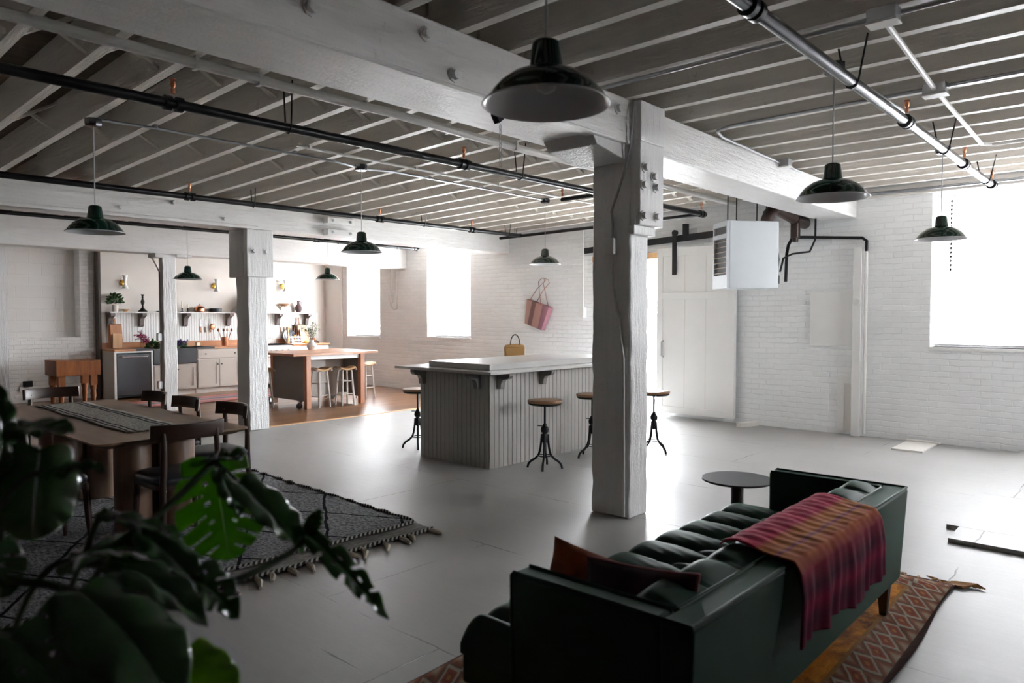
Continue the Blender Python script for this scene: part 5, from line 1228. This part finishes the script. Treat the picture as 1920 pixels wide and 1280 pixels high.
LV = [ # base, tip, width, face normal, droop, fold, split, lobes, material
((-1.473, 0.706, 1.22), (-1.396, 0.699, 1.029), 0.181, (0.87, -0.33, 0.36), 0.04, 0.06, True, 6, 'leaf_lit'),
 ((-1.413, 0.734, 1.228), (-1.533, 0.693, 1.225), 0.069, (0.28, -0.13, 0.95), 0.25, 0.60, False, 4, 'leaf'),
 ((-1.429, 0.691, 1.208), (-1.349, 0.706, 1.127), 0.051, (0.79, 0.2, 0.58), 0.10, 0.30, False, 4, 'leaf'),
 ((-1.368, 0.705, 1.188), (-1.217, 0.769, 1.089), 0.099, (0.4, 0.05, 0.91), 0.18, 0.50, False, 4, 'leaf'),
 ((-1.219, 0.768, 1.099), (-1.047, 0.836, 0.98), 0.062, (0.56, -0.1, 0.82), 0.15, 0.45, True, 4, 'leaf'),
 ((-1.222, 0.765, 1.096), (-1.203, 0.784, 1.148), 0.033, (0.7, -0.22, 0.67), 0.10, 0.30, False, 4, 'leaf'),
 ((-1.32, 0.35, 1.31), (-1.27, 0.322, 1.182), 0.124, (0.9, -0.16, 0.4), 0.05, 0.10, False, 4, 'leaf'),
 ((-1.391, 0.328, 1.34), (-1.255, 0.371, 1.359), 0.072, (0.55, -0.07, 0.83), 0.15, 0.25, False, 4, 'leaf'),
 ((-1.329, 0.301, 1.3), (-1.325, 0.31, 1.422), 0.045, (0.92, 0.32, 0.21), 0.30, 0.50, False, 4, 'leaf'),
 ((-1.279, 0.345, 1.28), (-1.172, 0.389, 1.307), 0.044, (0.43, -0.13, 0.89), 0.15, 0.30, False, 4, 'leaf'),
 ((-1.358, 0.401, 1.111), (-1.281, 0.473, 1.169), 0.116, (0.25, 0.0, 0.97), 0.50, 0.25, False, 4, 'leaf'),
 ((-1.288, 0.437, 1.122), (-1.106, 0.519, 1.087), 0.090, (0.18, -0.03, 0.98), 0.30, 0.30, False, 4, 'leaf'),
 ((-1.312, 0.497, 1.145), (-1.182, 0.557, 1.079), 0.068, (0.58, 0.01, 0.82), 0.25, 0.40, False, 4, 'leaf'),
 ((-1.27, 0.533, 1.102), (-1.143, 0.59, 1.037), 0.086, (0.48, -0.14, 0.86), 0.25, 0.35, True, 4, 'leaf'),
 ((-1.213, 0.37, 1.104), (-0.994, 0.429, 1.038), 0.154, (0.29, -0.02, 0.96), 0.30, 0.25, False, 4, 'leaf'),
 ((-1.136, 0.501, 0.996), (-1.034, 0.523, 0.949), 0.073, (0.66, -0.23, 0.71), 0.12, 0.12, False, 4, 'leaf_young'),
 ((-1.172, 0.271, 1.078), (-1.025, 0.319, 1.019), 0.149, (0.46, -0.05, 0.88), 0.20, 0.20, True, 4, 'leaf'),
 ((-1.122, 0.34, 1.032), (-0.991, 0.402, 0.983), 0.110, (0.45, -0.07, 0.89), 0.20, 0.20, True, 4, 'leaf'),
 ((-1.366, 0.451, 1.179), (-1.236, 0.54, 1.16), 0.048, (0.33, 0.04, 0.94), 0.12, 0.30, False, 4, 'leaf'),
 ((-1.365, 0.263, 1.185), (-1.267, 0.294, 1.118), 0.097, (0.76, -0.08, 0.65), 0.20, 0.20, True, 4, 'leaf'),
 ((-1.394, 0.246, 1.382), (-1.312, 0.288, 1.272), 0.122, (0.91, -0.1, 0.41), 0.10, 0.20, True, 4, 'leaf'),
 ((-1.232, 0.217, 1.089), (-1.139, 0.244, 1.022), 0.137, (0.64, -0.05, 0.76), 0.10, 0.20, True, 4, 'leaf')]
for i, (b, e, wd, nr, dr, fo, sp, lb, mm) in enumerate(LV): leaf(b, e, wd, nr, dr, fo, sp, lb, mm, i+1)
root = PB + Vector((0, 0, .37))
def arcstem(tgt, lift=.25, r=.006):
    tgt = Vector(tgt); a = root + Vector((random.uniform(-.06, .06), random.uniform(-.06, .06), 0)); pts = []
    m = Vector((a.x*.7+tgt.x*.3, a.y*.7+tgt.y*.3, tgt.z + .02))
    for q in range(15):
        f = q/14; pts.append(a*(1-f)**2 + m*2*f*(1-f) + tgt*f*f)
    stem(pts, r)
for i in (6, 7, 8, 9, 10, 14, 16, 17, 19, 20, 21): arcstem(LV[i][0], .3, .0055)
for pts in ([(-1.473, 0.706, 1.216), (-1.43, 0.607, 1.163), (-1.392, 0.504, 1.111), (-1.354, 0.441, 1.027), (-1.251, 0.394, 0.923)],
            [(-1.291, 0.3, 1.12), (-1.272, 0.344, 1.107), (-1.257, 0.383, 1.087), (-1.179, 0.465, 1.046)],
            [(-1.209, 0.613, 1.053), (-1.213, 0.677, 1.064), (-1.217, 0.728, 1.075), (-1.219, 0.767, 1.095)]):
    stem(pts, .0065)
stem([LV[15][0], (-1.19, .47, 1.0), (-1.27, .38, .92), tuple(root)], .005)
for q in (11, 12, 13, 18): stem([LV[q][0], tuple(Vector(LV[q][0])*.7 + Vector((-1.33, .36, 1.0))*.3), (-1.36, .30, .8), tuple(root)], .005)
for q in (1, 2, 3): stem([LV[q][0], tuple((Vector(LV[q][0])+Vector(LV[0][0]))*.5), LV[0][0]], .004)

# ------------------------------------------------------------------ light and camera
wd = bpy.data.worlds.new('Sky'); SC.world = wd; wd.use_nodes = True
bg = wd.node_tree.nodes['Background']; bg.inputs['Color'].default_value = (.93, .96, 1.0, 1); bg.inputs['Strength'].default_value = 14.0
for a, b, z0, z1 in OPEN:
    l = bpy.data.lights.new('window_portal', 'AREA'); l.shape = 'RECTANGLE'; l.size = b-a; l.size_y = z1-z0; l.cycles.is_portal = True
    o = bpy.data.objects.new('window_portal', l); COL.objects.link(o); o.location = ((a+b)/2, 10.15, (z0+z1)/2); o.rotation_euler = (radians(-90), 0, 0)
l = bpy.data.lights.new('window_portal', 'AREA'); l.shape = 'RECTANGLE'; l.size = .95; l.size_y = 1.0; l.cycles.is_portal = True  # portal for the added side window
o = bpy.data.objects.new('window_portal', l); COL.objects.link(o); o.location = (XR+.28, 7.75, 2.475); o.rotation_euler = (0, radians(90), 0)
cd = bpy.data.cameras.new('Camera'); cam_o = bpy.data.objects.new('Camera', cd); COL.objects.link(cam_o)
cam_o.location = (0, 0, 1.52); cam_o.rotation_euler = (radians(88.0), 0, radians(42.0))
cd.sensor_width = 36; cd.sensor_fit = 'HORIZONTAL'; cd.lens = 1363*36/1920; cd.clip_start = .05; cd.clip_end = 200
cd.dof.use_dof = True; cd.dof.focus_distance = 7.2; cd.dof.aperture_fstop = 2.8
SC.camera = cam_o
vs = SC.view_settings; SC.display_settings.display_device = 'sRGB'; vs.view_transform = 'Standard'; vs.look = 'None'; vs.exposure = 2.35; vs.gamma = 1.0; vs.use_curve_mapping = False
cy_ = SC.cycles; cy_.use_denoising = True; cy_.max_bounces = 12; cy_.diffuse_bounces = 8; cy_.glossy_bounces = 5; cy_.transparent_max_bounces = 8; cy_.sample_clamp_indirect = 8; cy_.caustics_reflective = False; cy_.caustics_refractive = False
try: cy_.denoiser = 'OPENIMAGEDENOISE'
except Exception: pass
